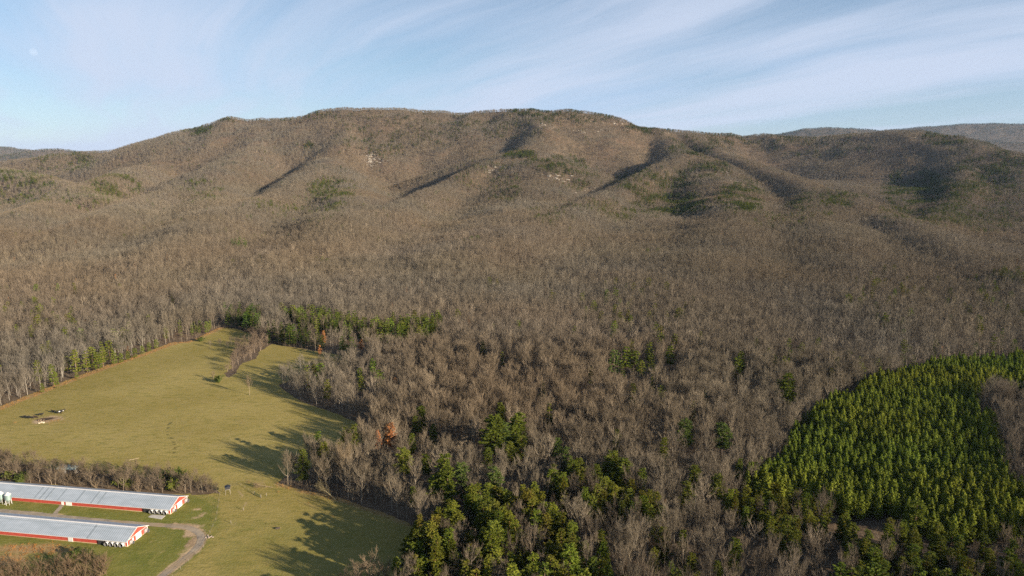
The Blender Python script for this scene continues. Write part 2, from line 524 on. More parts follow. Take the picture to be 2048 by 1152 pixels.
def pine_shape(seed, H=20.0, near=True, broad=1.0, low=.22):
    """an open-grown forest pine: tiers of limbs, each with sprays of needles that point outwards"""
    rnd = random.Random(seed)
    T, C = PB(), PB()
    top = Vector((rnd.uniform(-.5, .5), rnd.uniform(-.5, .5), H))
    T.tube([(0, 0, -.5), top * .5, top * .97], [.27, .17, .04], 6 if near else 3)
    lv = 12 if near else 8
    for i in range(lv):
        f = low + (1 - low) * (i + rnd.uniform(-.2, .2)) / (lv - 1)
        g = min(1, max(0, (f - low) / (1 - low)))
        rad = 3.5 * broad * (.25 + .75 * (1 - g) ** .8) * min(1, .55 + 1.6 * g) + .25
        nb = (6 if near else 5) if g < .9 else 4
        a0 = rnd.uniform(0, 6.28)
        for k in range(nb):
            if rnd.random() < .12:
                continue
            a = a0 + 6.283 * k / nb + rnd.uniform(-.35, .35)
            L = rad * rnd.uniform(.55, 1.3)
            d = Vector((math.cos(a), math.sin(a), rnd.uniform(-.05, .4)))
            b0 = top * min(f, .99)
            b1 = b0 + d * L
            if near:
                T.tube([b0, b0.lerp(b1, .55) + Vector((0, 0, -.1)), b1], [.07, .045, .015], 3)
            nn = 5 if near else 2
            for j in range(nn):
                h = .3 + .7 * (j + rnd.random() * .8) / nn
                c = b0.lerp(b1, h)
                wd = .30 + .75 * (1 - abs(h - .6)) * min(1, L / 2.5)
                for q in range(12 if near else 6):
                    sd = Vector((d.x + rnd.gauss(0, .8), d.y + rnd.gauss(0, .8), .25 + rnd.gauss(0, .35))).normalized()
                    p = c + Vector((rnd.gauss(0, .2), rnd.gauss(0, .2), rnd.gauss(0, .15)))
                    nrm = Vector((d.x * .7 + rnd.gauss(0, .4), d.y * .7 + rnd.gauss(0, .4), .75))
                    C.spray(p, sd, wd * rnd.uniform(.75, 1.3) * (1 if near else 1.6), (.30 if near else .80), nrm)
    return T, C
def bush_shape(seed, H=3.0, leafy=True):
    rnd = random.Random(seed)
    T, C = PB(), PB()
    for i in range(12):
        a, el = rnd.uniform(0, 6.28), R(rnd.uniform(35, 85))
        d = rdir(rnd, el, a)
        L = H * rnd.uniform(.6, 1.0)
        m_ = d * L * .5 + Vector((0, 0, .1))
        e = d * L + Vector((rnd.uniform(-.3, .3), rnd.uniform(-.3, .3), .2))
        T.tube([(d.x * .1, d.y * .1, -.2), m_, e], [.05, .035, .012], 3)
        for k in range(16 if leafy else 22):
            h = rnd.uniform(.25, 1.05)
            p = m_ * (h * 2) if h < .5 else m_.lerp(e, h * 2 - 1)
            if leafy:
                for q in range(3):
                    o_ = Vector((rnd.gauss(0, .3), rnd.gauss(0, .3), rnd.gauss(0, .25)))
                    C.tri(p + o_, .42, o_ + Vector((0, 0, .3)), rnd)
            else:
                dd = (d + rdir(rnd, R(rnd.uniform(-10, 80)), rnd.uniform(0, 6.28))).normalized()
                C.blade(p, p + dd * rnd.uniform(.5, 1.3), .035, rnd)
    return T, C
def grass_shape(seed):
    rnd = random.Random(seed)
    C = PB()
    for i in range(14):
        a = rnd.uniform(0, 6.28)
        p = Vector((rnd.gauss(0, .35), rnd.gauss(0, .35), -.05))
        C.blade(p, p + rdir(rnd, R(rnd.uniform(45, 88)), a) * rnd.uniform(.5, 1.1), .10, rnd)
    return C
def pmesh(name, pb, mats, second=None):
    me = bpy.data.meshes.new(name)
    V, Fc = pb.V, pb.F
    mi = None
    if second is not None:
        k = len(V)
        mi = [0] * len(Fc) + [1] * len(second.F)
        V = V + second.V
        Fc = Fc + [tuple(i + k for i in f) for f in second.F]
    me.from_pydata(V, [], Fc)
    for m in mats:
        me.materials.append(m)
    if mi:
        me.polygons.foreach_set('material_index', np.array(mi, np.int32))
    me.update()
    return me

# near kinds (trunk mesh, crown mesh, height of the model) ...
NEAR = {
    'bare': [(pmesh('trunk', t, [M_BARK]), pmesh('crown', c, [M_TWIG]), 20.0) for t, c in (bare_shape(s, 20, True, sp, c0) for s, sp, c0 in ((1, 1, .26), (2, .85, .32), (3, 1.2, .22), (4, .9, .34), (5, 1.1, .24), (6, .8, .36), (7, 1.3, .18)))],
    'young': [(pmesh('trunk', t, [M_PBARK]), pmesh('crown', c, [M_YOUNG]), 12.0) for t, c in (young_pine_shape(s) for s in range(11, 16))],
    'pine': [(pmesh('trunk', t, [M_PBARK]), pmesh('crown', c, [M_NEEDLE]), 20.0) for t, c in (pine_shape(s, 20, True, b, l) for s, b, l in ((21, 1, .22), (22, .8, .3), (23, 1.1, .15), (24, .7, .12), (25, .95, .35)))],
    'bush': [(pmesh('stem', t, [M_TWIG]), pmesh('foliage', c, [M_LEAFY]), 3.0) for t, c in (bush_shape(s) for s in (31, 32, 33))],
    'scrub': [(pmesh('stem', t, [M_TWIG]), pmesh('twigs', c, [M_TWIG]), 3.0) for t, c in (bush_shape(s, 3, False) for s in (34, 35, 36))],
    'rust': [(pmesh('trunk', t, [M_BARK]), pmesh('crown', c, [M_RUST]), 20.0) for t, c in (pine_shape(s, 20, True, 1.15, .25) for s in (41, 42))],
}
# ... and the same kinds for the far woods, one mesh each
FAR = []
def far(kind, pb, mats, second=None):
    FAR.append(kind)
    me = pmesh('far_%s' % kind, pb, mats, second)
    o = bpy.data.objects.new('%02d_%s' % (len(FAR) - 1, kind), me)
    far_col.objects.link(o)
far_col = bpy.data.collections.new('woodland_kinds')
for s, sp, c0 in ((51, 1, .24), (52, .85, .3), (53, 1.2, .2), (54, .95, .28), (55, 1.1, .32), (56, .9, .2), (57, 1.05, .3)):
    t, c = bare_shape(s, 20, False, sp, c0)
    far('bare', t, [M_BARK, M_TWIG], c)
for i in range(3):
    t, c = young_pine_shape(61 + i, 12, True)
    far('young', t, [M_PBARK, M_YOUNG], c)
for i in range(4):
    t, c = pine_shape(71 + i, 20, False, (1, .85, 1.1, .7)[i], (.2, .25, .15, .1)[i])
    far('pine', t, [M_PBARK, M_NEEDLE], c)
for s, sp, c0 in ((81, 1, .26), (82, .9, .32), (83, 1.2, .2), (84, .95, .3)):
    t, c = bare_shape(s, 20, True, sp, c0)
    far('mid', t, [M_BARK, M_TWIG], c)
for i in range(2):
    t, c = bush_shape(91 + i, 3, False)
    far('scrub', t, [M_TWIG, M_TWIG], c)
for i in range(3):
    far('sapling', sapling_shape(121 + i), [M_TWIG])
for i in range(2):
    t, c = pine_shape(95 + i, 20, False, 1.1, .25)
    far('rust', t, [M_BARK, M_RUST], c)
for i in range(3):
    far('grass', grass_shape(101 + i), [M_DRY])
def blob_shape(seed):
    rnd = random.Random(seed)
    b = bmesh.new()
    bmesh.ops.create_icosphere(b, subdivisions=2, radius=1)
    for v in b.verts:
        v.co *= rnd.uniform(.78, 1.12)
        v.co.z *= .6
    C = PB()
    C.V = [tuple(v.co) for v in b.verts]
    C.F = [tuple(v.index for v in f.verts) for f in b.faces]
    b.free()
    return C
M_ROCK = flat_mat('pale_rock', (0.31, 0.28, 0.235), .9, .2, .3, .4)
for i in range(2):
    far('rock', blob_shape(111 + i), [M_ROCK])
FIDX = {k: [i for i, x in enumerate(FAR) if x == k] for k in set(FAR)}

def scatter(name, P, vid, rz, scl, tint, label, cat, kind='stuff', tilt=None):
    """ONE object of kind stuff: every point carries an instance of one of the far kinds"""
    n = len(P)
    me = bpy.data.meshes.new(name)
    me.vertices.add(n)
    me.vertices.foreach_set('co', np.asarray(P, np.float32).ravel())
    def at(nm, typ, arr, key):
        a = me.attributes.new(nm, typ, 'POINT')
        a.data.foreach_set(key, np.ascontiguousarray(arr).ravel())
    at('vid', 'INT', np.asarray(vid, np.int32), 'value')
    rot = np.zeros((n, 3), np.float32)
    rot[:, 2] = rz
    if tilt is not None:
        rot[:, :2] = tilt
    at('rot', 'FLOAT_VECTOR', rot, 'vector')
    at('scl', 'FLOAT_VECTOR', np.asarray(scl, np.float32), 'vector')
    at('tint', 'FLOAT_COLOR', np.concatenate([tint, np.ones((n, 1))], 1).astype(np.float32), 'color')
    me.update()
    o = bpy.data.objects.new(name, me)
    COL.objects.link(o)
    ng = bpy.data.node_groups.new(name, 'GeometryNodeTree')
    ng.interface.new_socket('Geometry', in_out='INPUT', socket_type='NodeSocketGeometry')
    ng.interface.new_socket('Geometry', in_out='OUTPUT', socket_type='NodeSocketGeometry')
    g = NT(ng)
    gi = g.n('NodeGroupInput'); go = g.n('NodeGroupOutput')
    def named(nm, typ):
        nd = g.n('GeometryNodeInputNamedAttribute', data_type=typ)
        nd.inputs[0].default_value = nm
        return [x for x in nd.outputs if x.enabled and x.name == 'Attribute'][0]
    ci = g.n('GeometryNodeCollectionInfo')
    ci.inputs[0].default_value = far_col
    ci.inputs[1].default_value = True
    ci.inputs[2].default_value = True
    ip = g.n('GeometryNodeInstanceOnPoints')
    L = ng.links.new
    L(gi.outputs[0], ip.inputs['Points'])
    L(ci.outputs[0], ip.inputs['Instance'])
    ip.inputs['Pick Instance'].default_value = True
    L(named('vid', 'INT'), ip.inputs['Instance Index'])
    L(named('rot', 'FLOAT_VECTOR'), ip.inputs['Rotation'])
    L(named('scl', 'FLOAT_VECTOR'), ip.inputs['Scale'])
    L(ip.outputs[0], go.inputs[0])
    md = o.modifiers.new('scatter', 'NODES')
    md.node_group = ng
    return tag(o, label, cat, kind=kind)
# ------------------------------------------------------------------ pasture, farmyard, road
def w2(pix, h=0.0):
    p = np.array(pix, float)
    return ground(p[:, 0], p[:, 1], h)[:, :2]
PASTURE_PX = [(-500, 960), (-160, 880), (0, 813), (60, 789), (120, 766), (230, 725), (300, 701), (345, 685), (375, 684), (395, 676), (420, 664), (440, 655), (470, 657), (505, 668), (532, 688), (545, 688), (600, 697), (640, 704), (690, 712), (700, 730), (640, 748), (590, 760), (556, 769), (575, 786), (608, 806), (678, 829), (745, 860), (752, 870), (700, 903), (640, 930), (575, 950), (556, 966), (600, 979), (640, 987), (700, 1003), (760, 1023), (818, 1046), (842, 1066), (838, 1095), (800, 1130), (790, 1165), (800, 1300), (-900, 1300)]
PASTURE = w2(PASTURE_PX)
def densify(poly, step, wob=0.0, seed=0):
    out = []
    rnd = random.Random(seed)
    for a, b in zip(poly, np.roll(poly, -1, 0)):
        n = max(1, int(np.hypot(*(b - a)) / step))
        for i in range(n):
            p = a + (b - a) * i / n
            out.append(p + np.array([rnd.uniform(-wob, wob), rnd.uniform(-wob, wob)]))
    return np.array(out)
def sheet(name, poly, step, lift, mat, attrs=None, kind='structure', wob=0.0, parent=None):
    """a draped sheet of the ground: triangulated outline plus a grid of inner points"""
    b = densify(poly, step, wob, 7)
    lo, hi = b.min(0), b.max(0)
    gx, gy = np.meshgrid(np.arange(lo[0], hi[0], step), np.arange(lo[1], hi[1], step))
    q = np.stack([gx.ravel(), gy.ravel()], -1)
    q += (hash2(np.arange(len(q)), np.arange(len(q)) * 3, 4)[:, None] - .5) * step * .4
    q = q[inpoly(q[:, 0], q[:, 1], b)]
    pts = np.concatenate([b, q])
    n = len(b)
    co, _, fc, _, _, _ = delaunay_2d_cdt([Vector(p) for p in pts], [(i, (i + 1) % n) for i in range(n)], [], 1, 0.01)
    co = np.array([tuple(c) for c in co])
    z = zat(co[:, 0], co[:, 1]) + lift
    o = mesh_obj(name, np.column_stack([co, z]), [tuple(f) for f in fc], mat, parent, smooth=True)
    for nm, fn in (attrs or {}).items():
        a = o.data.attributes.new(nm, 'FLOAT', 'POINT')
        a.data.foreach_set('value', fn(co[:, 0], co[:, 1]).astype(np.float32))
    if kind:
        o['kind'] = kind
    return o
def seg_dist(x, y, line):
    d = np.full(np.shape(x), 1e9)
    for a, b in zip(line[:-1], line[1:]):
        ab = b - a
        t = np.clip(((x - a[0]) * ab[0] + (y - a[1]) * ab[1]) / (ab @ ab + 1e-9), 0, 1)
        d = np.minimum(d, np.hypot(x - a[0] - t * ab[0], y - a[1] - t * ab[1]))
    return d
def spline(px, n=8):
    p = w2(px)
    p = np.vstack([2 * p[0] - p[1], p, 2 * p[-1] - p[-2]])
    out = []
    for i in range(1, len(p) - 2):
        for k in range(n):
            t = k / n
            out.append(.5 * (2 * p[i] + (p[i + 1] - p[i - 1]) * t + (2 * p[i - 1] - 5 * p[i] + 4 * p[i + 1] - p[i + 2]) * t ** 2 + (3 * p[i] - p[i - 1] - 3 * p[i + 1] + p[i + 2]) * t ** 3))
    out.append(p[-2])
    return np.array(out)
ROAD_C = spline([(-120, 1014), (0, 1022), (70, 1028), (140, 1036), (240, 1045), (310, 1050), (360, 1053), (388, 1060), (402, 1073), (398, 1090), (380, 1109), (352, 1131), (325, 1152), (290, 1185)])
PAD_PATH = spline([(128, 1006), (118, 1018), (108, 1030)])
LAWN = w2([(-200, 960), (0, 970), (180, 985), (330, 988), (392, 986), (425, 996), (434, 1010), (434, 1040), (424, 1070), (410, 1094), (380, 1120), (350, 1142), (310, 1180), (-300, 1200)])
LAWN_EDGE = w2([(392, 986), (425, 996), (434, 1010), (434, 1040), (424, 1070), (410, 1094), (380, 1120), (350, 1142), (310, 1180)])
TRACK = spline([(456, 975), (478, 985), (490, 1000), (484, 1022), (470, 1045), (452, 1066)])
TRACK2 = spline([(530, 985), (536, 995), (528, 1006), (505, 1030), (470, 1070), (430, 1112), (385, 1152)])
TRACK3 = spline([(470, 958), (520, 970), (560, 985), (600, 1000), (640, 1018), (665, 1035)])
CREEK = spline([(352, 835), (338, 850), (336, 870), (347, 882), (350, 900), (342, 915)])
def blob(px, rx, ry):
    c = g1(*px)
    return lambda x, y: np.exp(-(((x - c[0]) / rx) ** 2 + ((y - c[1]) / ry) ** 2))
def m_dirt(x, y):
    v = 1.3 * np.exp(-(seg_dist(x, y, ROAD_C[-60:]) / 2.6) ** 2)
    for px, rx, ry, s in (((100, 838), 11, 7, 1.0), ((84, 842), 6, 5, 1.3), ((386, 1084), 3.2, 7, 1.2), ((384, 1068), 4.5, 4, 1.1), ((362, 1110), 4, 4, .6), ((396, 1019), 3.5, 2.5, .75), ((404, 1030), 3, 5, .75), ((390, 1036), 4, 2, .7), ((372, 1052), 9, 3.0, 1.0), ((96, 1032), 8, 2.2, 1.3), ((250, 1048), 30, 2.0, .7), ((60, 1029), 30, 1.6, .6),
                          ((306, 1084), 5, 2.4, .6), ((322, 1076), 4, 3, .5), ((330, 1102), 6, 5, .45), ((118, 1040), 6, 1.6, .7)):
        v = np.maximum(v, s * blob(px, rx, ry)(x, y))
    return np.maximum(v, .6 * np.exp(-(seg_dist(x, y, TRACK) / 1.6) ** 2))
def m_mud(x, y):
    v = 0
    for px, rx, ry, s in (((88, 839), 6.5, 3.2, 1.1), ((104, 836), 6, 2.2, .8), ((94, 1033), 7, 1.6, 1.2), ((404, 1021), 3, 1.6, .6), ((143, 1035), 4, 1.2, 1.0)):
        v = np.maximum(v, s * blob(px, rx, ry)(x, y))
    return v + np.zeros_like(x)
def m_green(x, y):
    inside = inpoly(x, y, LAWN).astype(float)
    d = seg_dist(x, y, np.vstack([LAWN, LAWN[:1]]))
    v = inside * np.clip(d / 3, 0, 1)
    v = np.maximum(v, .9 * np.exp(-(seg_dist(x, y, w2([(432, 1000), (434, 1040)])) / 2) ** 2))
    d = seg_dist(x, y, LAWN_EDGE)
    v = np.maximum(v, .9 * np.exp(-((d) / 1.6) ** 2))
    u, vv = project(x, y, zat(x, y))
    v = np.maximum(v, np.clip((vv - 985) / 120, 0, .55) * (u > 420))
    return v
def m_dry(x, y):
    left = w2([(-160, 884), (0, 817), (60, 793), (120, 770), (230, 729), (300, 705), (345, 688)])
    v = np.exp(-(seg_dist(x, y, left) / 4.5) ** 2)
    edge = w2([(556, 968), (600, 981), (640, 989), (700, 1006), (760, 1026), (818, 1049)])
    v = np.maximum(v, .8 * np.exp(-(seg_dist(x, y, edge) / 3.0) ** 2))
    e2 = w2([(345, 686), (375, 684), (395, 677), (420, 665), (440, 656)])
    v = np.maximum(v, np.exp(-(seg_dist(x, y, e2) / 5) ** 2))
    for px, rx, ry, s in (((60, 1098), 22, 5, 1.0), ((10, 1120), 16, 7, .9), ((130, 1100), 12, 3, .8), ((100, 845), 15, 8, .55), ((30, 846), 16, 9, .4)):
        v = np.maximum(v, s * blob(px, rx, ry)(x, y))
    v = np.maximum(v, .45 * np.exp(-(seg_dist(x, y, TRACK3) / 2.2) ** 2))
    v = np.maximum(v, .35 * np.exp(-(seg_dist(x, y, TRACK2) / 1.2) ** 2))
    return v
def m_creek(x, y):
    return np.exp(-(seg_dist(x, y, CREEK) / 0.9) ** 2)
def grass_mat():
    m, nt, b = material('pasture_grass', 0.95, 0.1)
    pos = nt.n('ShaderNodeNewGeometry').outputs['Position']
    big = nt.noise(pos, 0.018, 4, 0.6)
    mid = nt.noise(pos, 0.11, 5, 0.65, .6)
    stretch = nt.noise(nt.vmath('MULTIPLY', pos, (0.14, 0.45, 1)), 1.0, 5, 0.7)
    fine = nt.noise(pos, 0.9, 5, 0.7)
    def attr(n):
        return nt.n('ShaderNodeAttribute', attribute_name=n).outputs['Fac']
    def soft(n, lo, hi, k=1.0):
        jit = nt.math('MULTIPLY', nt.math('SUBTRACT', nt.math('ADD', nt.math('MULTIPLY', mid, .6), nt.math('MULTIPLY', fine, .4)), 0.5), k * 1.6)
        return nt.ramp(nt.math('ADD', attr(n), jit), lo, hi)
    c = nt.mix(nt.ramp(big, 0.32, 0.68), (0.240, 0.193, 0.054), (0.305, 0.245, 0.082))
    c = nt.mix(nt.math('MULTIPLY', nt.ramp(mid, 0.46, 0.7), 0.6), c, (0.285, 0.225, 0.085))
    c = nt.mix(nt.math('MULTIPLY', nt.ramp(stretch, 0.52, 0.34), 0.6), c, (0.140, 0.135, 0.028))
    c = nt.mix(nt.math('MULTIPLY', nt.ramp(fine, 0.5, 0.78), 0.45), c, (0.34, 0.28, 0.13))
    c = nt.mix(nt.math('MULTIPLY', nt.ramp(fine, 0.47, 0.25), 0.55), c, (0.105, 0.105, 0.026))
    g = nt.mix(nt.ramp(mid, 0.35, 0.7), (0.095, 0.120, 0.020), (0.175, 0.170, 0.040))
    g = nt.mix(nt.math('MULTIPLY', nt.ramp(fine, 0.46, 0.74), 0.55), g, (0.20, 0.19, 0.06))
    c = nt.mix(nt.math('MULTIPLY', soft('green', 0.35, 0.95), 0.85), c, g)
    dry = nt.mix(nt.ramp(fine, 0.35, 0.7), (0.26, 0.165, 0.075), (0.37, 0.26, 0.12))
    c = nt.mix(soft('dry', 0.35, 0.9), c, dry)
    c = nt.mix(nt.math('MULTIPLY', soft('creek', 0.4, 0.85, .5), .75), c, (0.085, 0.080, 0.028))
    dirt = nt.mix(nt.ramp(mid, 0.35, 0.65), (0.27, 0.19, 0.115), (0.42, 0.31, 0.19))
    c = nt.mix(soft('dirt', 0.45, 0.85), c, dirt)
    c = nt.mix(soft('mud', 0.45, 0.85, .5), c, (0.060, 0.042, 0.030))
    nt.t.links.new(c, b.inputs['Base Color'])
    bp = nt.n('ShaderNodeBump', {'Strength': 0.55, 'Distance': 0.35, 'Height': nt.math('ADD', fine, nt.math('MULTIPLY', stretch, 1.2))})
    nt.t.links.new(bp.outputs[0], b.inputs['Normal'])
    return m
ATT = {'dirt': m_dirt, 'mud': m_mud, 'green': m_green, 'dry': m_dry, 'creek': m_creek}
pasture = sheet('pasture', PASTURE, 2.2, 0.07, grass_mat(), ATT, wob=0.5)

def strip(name, line, widths, lift, mat):
    t = np.gradient(line, axis=0)
    t /= np.linalg.norm(t, axis=1)[:, None]
    nrm = np.stack([-t[:, 1], t[:, 0]], -1)
    cols = np.linspace(-1, 1, 5)
    V, Fc = [], []
    rnd = random.Random(3)
    for i in range(len(line)):
        for c in cols:
            j = rnd.uniform(-.18, .18) if abs(c) == 1 else 0
            p = line[i] + nrm[i] * (c * widths[i] * .5 + j)
            V.append((p[0], p[1], zat(p[0], p[1]) + lift))
    for i in range(len(line) - 1):
        for k in range(4):
            a = i * 5 + k
            Fc.append((a, a + 1, a + 6, a + 5))
    o = mesh_obj(name, V, Fc, mat, smooth=True)
    o['kind'] = 'structure'
    return o
def gravel():
    m, nt, b = material('gravel', 0.95, 0.15)
    pos = nt.n('ShaderNodeNewGeometry').outputs['Position']
    f = nt.noise(pos, 0.3, 5, 0.7)
    g = nt.noise(pos, 4.0, 3, 0.7)
    c = nt.mix(nt.ramp(f, 0.35, 0.65), (0.21, 0.18, 0.145), (0.35, 0.285, 0.205))
    c = nt.mix(nt.ramp(nt.noise(pos, 0.045, 2, .5), .46, .58), c, (0.30, 0.225, 0.14))
    c = nt.mix(nt.math('MULTIPLY', nt.ramp(nt.noise(pos, 0.12, 2, .5), 0.62, 0.75), .8), c, (0.065, 0.060, 0.060))
    c = nt.mix(nt.math('MULTIPLY', nt.ramp(g, 0.5, 0.7), .4), c, (0.33, 0.30, 0.26))
    nt.t.links.new(c, b.inputs['Base Color'])
    bp = nt.n('ShaderNodeBump', {'Strength': 0.5, 'Distance': 0.06, 'Height': g})
    nt.t.links.new(bp.outputs[0], b.inputs['Normal'])
    return m
M_GRAVEL = gravel()
strip('gravel_road', ROAD_C, np.full(len(ROAD_C), 2.9), 0.12, M_GRAVEL)
strip('gravel_path', PAD_PATH, np.full(len(PAD_PATH), 2.0), 0.115, M_GRAVEL)

# ------------------------------------------------------------------ where every tree stands
rng = np.random.default_rng(5)
PLANT_PX = [(1500, 962), (1530, 925), (1565, 885), (1600, 838), (1655, 795), (1725, 762), (1800, 738), (1880, 714), (1960, 708), (2100, 700), (2300, 690), (2300, 775), (2048, 772), (1985, 760), (1955, 762), (1965, 800), (1995, 835), (2012, 890), (2008, 930), (2030, 970), (2080, 1000), (2080, 1050), (1950, 1052), (1860, 1045), (1790, 1012), (1700, 1012), (1620, 985), (1560, 975)]
PLANT = w2(PLANT_PX, 9.0)
PINE_AREAS = [   # photo outline of the crowns, spacing, share of pines, height range, tint
    ([(828, 1052), (900, 1020), (960, 992), (1050, 985), (1120, 1008), (1148, 1080), (1190, 1260), (760, 1260), (800, 1090)], 4.9, .82, (12, 20), (1.12, 1.02, .72)),
    ([(1085, 965), (1150, 928), (1250, 945), (1290, 990), (1335, 1045), (1280, 1065), (1200, 1030), (1130, 1010)], 4.8, .82, (12, 18), (1.14, 1.04, .76)),
    ([(1160, 1050), (1215, 1085), (1260, 1200), (1170, 1200)], 5.2, .75, (12, 17), (.98, .95, .76)),
    ([(1290, 1090), (1390, 1060), (1420, 1200), (1270, 1200)], 6.5, .35, (11, 16), (1.0, .97, .76)),
    ([(1440, 985), (1530, 968), (1640, 1000), (1730, 1030), (1660, 1055), (1540, 1060), (1500, 1035)], 4.6, .9, (10, 14), (1.02, .93, .68)),
    ([(1730, 1075), (1780, 1055), (1900, 1078), (1980, 1100), (2080, 1120), (2120, 1300), (1640, 1300), (1690, 1100)], 5.2, .85, (12, 17), (.95, .92, .72)),
    ([(1440, 1090), (1520, 1075), (1560, 1180), (1430, 1200)], 7, .35, (11, 15), (.98, .96, .76)),
    ([(530, 655), (600, 660), (660, 680), (710, 688), (700, 700), (630, 694), (560, 684), (535, 676)], 5.0, .82, (8, 18), (.52, .60, .52)),  # dark tint puts this row's shaded side into the colour
    ([(560, 620), (640, 625), (720, 640), (800, 640), (880, 632), (884, 655), (830, 668), (760, 668), (700, 660), (600, 645)], 5.4, .68, (12, 18), (.92, .95, .72)),
    ([(445, 620), (480, 616), (525, 622), (520, 642), (455, 645)], 5.4, .75, (9, 18), (.55, .64, .56)),
    ([(380, 640), (440, 632), (442, 652), (400, 660), (345, 680), (345, 668)], 7, .6, (7, 11), (.8, .84, .7)),
]
SINGLE_PINES = [  # photo position of the crown's middle, height, width, tint
    (1002, 836, 17, .8, 0), (988, 882, 24, 1.25, 1), (1003, 886, 20, 1.2, 2), (1034, 868, 21, 1.2, 1), (1031, 888, 18, 1.1, 1), (1042, 903, 16, 1.1, 0), (976, 928, 15, 1.0, 1), (1022, 914, 15, 1.1, 0), (1116, 910, 16, 1.1, 2), (1131, 925, 15, 1.0, 2),
    (1143, 958, 17, 1.1, 1), (1160, 952, 16, 1.1, 0), (1222, 940, 17, 1.25, 0), (1246, 953, 17, 1.25, 1), (1193, 962, 15, .9, 1), (1283, 975, 16, 1.0, 1), (886, 965, 24, 1.1, 1), (893, 985, 21, 1.1, 1), (868, 990, 17, 1.0, 1), (924, 965, 17, 1.2, 2), (990, 972, 17, 1.1, 2),
    (853, 938, 14, .9, 1), (809, 933, 17, 1.2, 0), (828, 1003, 13, .7, 1), (842, 842, 16, 1.1, 1), (830, 858, 14, 1.0, 0), (866, 873, 13, .9, 1), (822, 893, 13, .9, 1), (1371, 876, 18, 1.2, 2), (1234, 888, 15, .8, 0), (1327, 910, 17, .9, 0), (1392, 968, 17, 1.0, 0), (1371, 998, 15, 1.0, 0), (1445, 882, 18, 1.3, 2), (1478, 946, 13, .7, 1), (1435, 985, 15, 1.1, 0),
    (1228, 724, 16, 1.3, 2), (1252, 719, 17, 1.3, 1), (1272, 724, 15, 1.2, 1), (1298, 708, 17, .9, 0), (1302, 728, 15, .9, 0), (1340, 715, 16, 1.2, 1), (1245, 745, 13, .9, 1), (1283, 738, 12, 1.0, 0), (1475, 738, 17, 1.0, 1), (1482, 724, 15, .9, 1), (1578, 776, 18, 1.3, 1), (1578, 796, 13, .8, 1), (1410, 803, 13, .8, 1), (1182, 752, 12, .8, 0), (1085, 782, 13, .9, 1), (1005, 838, 15, .8, 1), (1098, 832, 14, 1.0, 0), (966, 697, 12, .9, 0), (1305, 768, 13, .8, 0), (1265, 790, 14, .9, 0), (1322, 793, 13, .9, 0), (1385, 826, 14, 1.0, 0), (720, 755, 12, .8, 1), (722, 768, 12, .8, 0),
    (480, 489, 24, .7, 2), (472, 490, 22, .6, 2), (488, 491, 22, .6, 2), (465, 491, 20, .6, 2), (478, 494, 20, .6, 2), (493, 494, 20, .6, 2), (519, 518, 14, 1, 1), (466, 528, 13, .8, 1), (645, 523, 14, 1.4, 0), (655, 527, 13, 1.2, 0), (634, 521, 12, 1.2, 0), (1315, 505, 14, 1.3, 1), (1295, 506, 13, 1.2, 1), (1360, 515, 13, 1, 1), (943, 482, 15, 1.4, 2), (955, 480, 15, 1.4, 2), (930, 486, 14, 1.2, 2),
    (105, 748, 13, 1.0, 1), (112, 760, 10, .9, 1), (134, 728, 11, .9, 0), (153, 748, 7, 1.0, 1), (84, 776, 6, 1.0, 1), (172, 722, 14, 1.1, 0), (183, 716, 15, 1.2, 0), (195, 722, 13, 1.1, 1), (205, 714, 13, 1.0, 0), (219, 702, 15, .9, 0), (228, 716, 9, 1.1, 1), (242, 716, 7, 1.2, 1), (256, 711, 7, 1.2, 1), (270, 706, 7, 1.2, 1), (284, 700, 7, 1.2, 1), (298, 694, 7, 1.2, 1), (312, 688, 7, 1.2, 1), (345, 600, 12, .9, 0), (62, 665, 12, .9, 0), (332, 668, 12, .8, 0), (360, 655, 13, .8, 1),
    (1470, 1118, 15, .9, 1), (1575, 1075, 17, .9, 0), (1590, 1100, 15, .9, 0), (1830, 1038, 15, 1.2, 1), (1700, 1080, 14, 1.1, 0), (2010, 560, 14, 1.2, 1), (2030, 552, 14, 1.1, 1), (1650, 545, 12, .9, 1), (1005, 720, 12, .8, 0)]
PT = [(1.00, .93, .75), (.86, .88, .65), (.72, .82, .95)]
RUST_TREES = [(756, 880, 13), (783, 871, 17), (774, 868, 14), (647, 674, 13), (723, 690, 11), (640, 700, 9)]
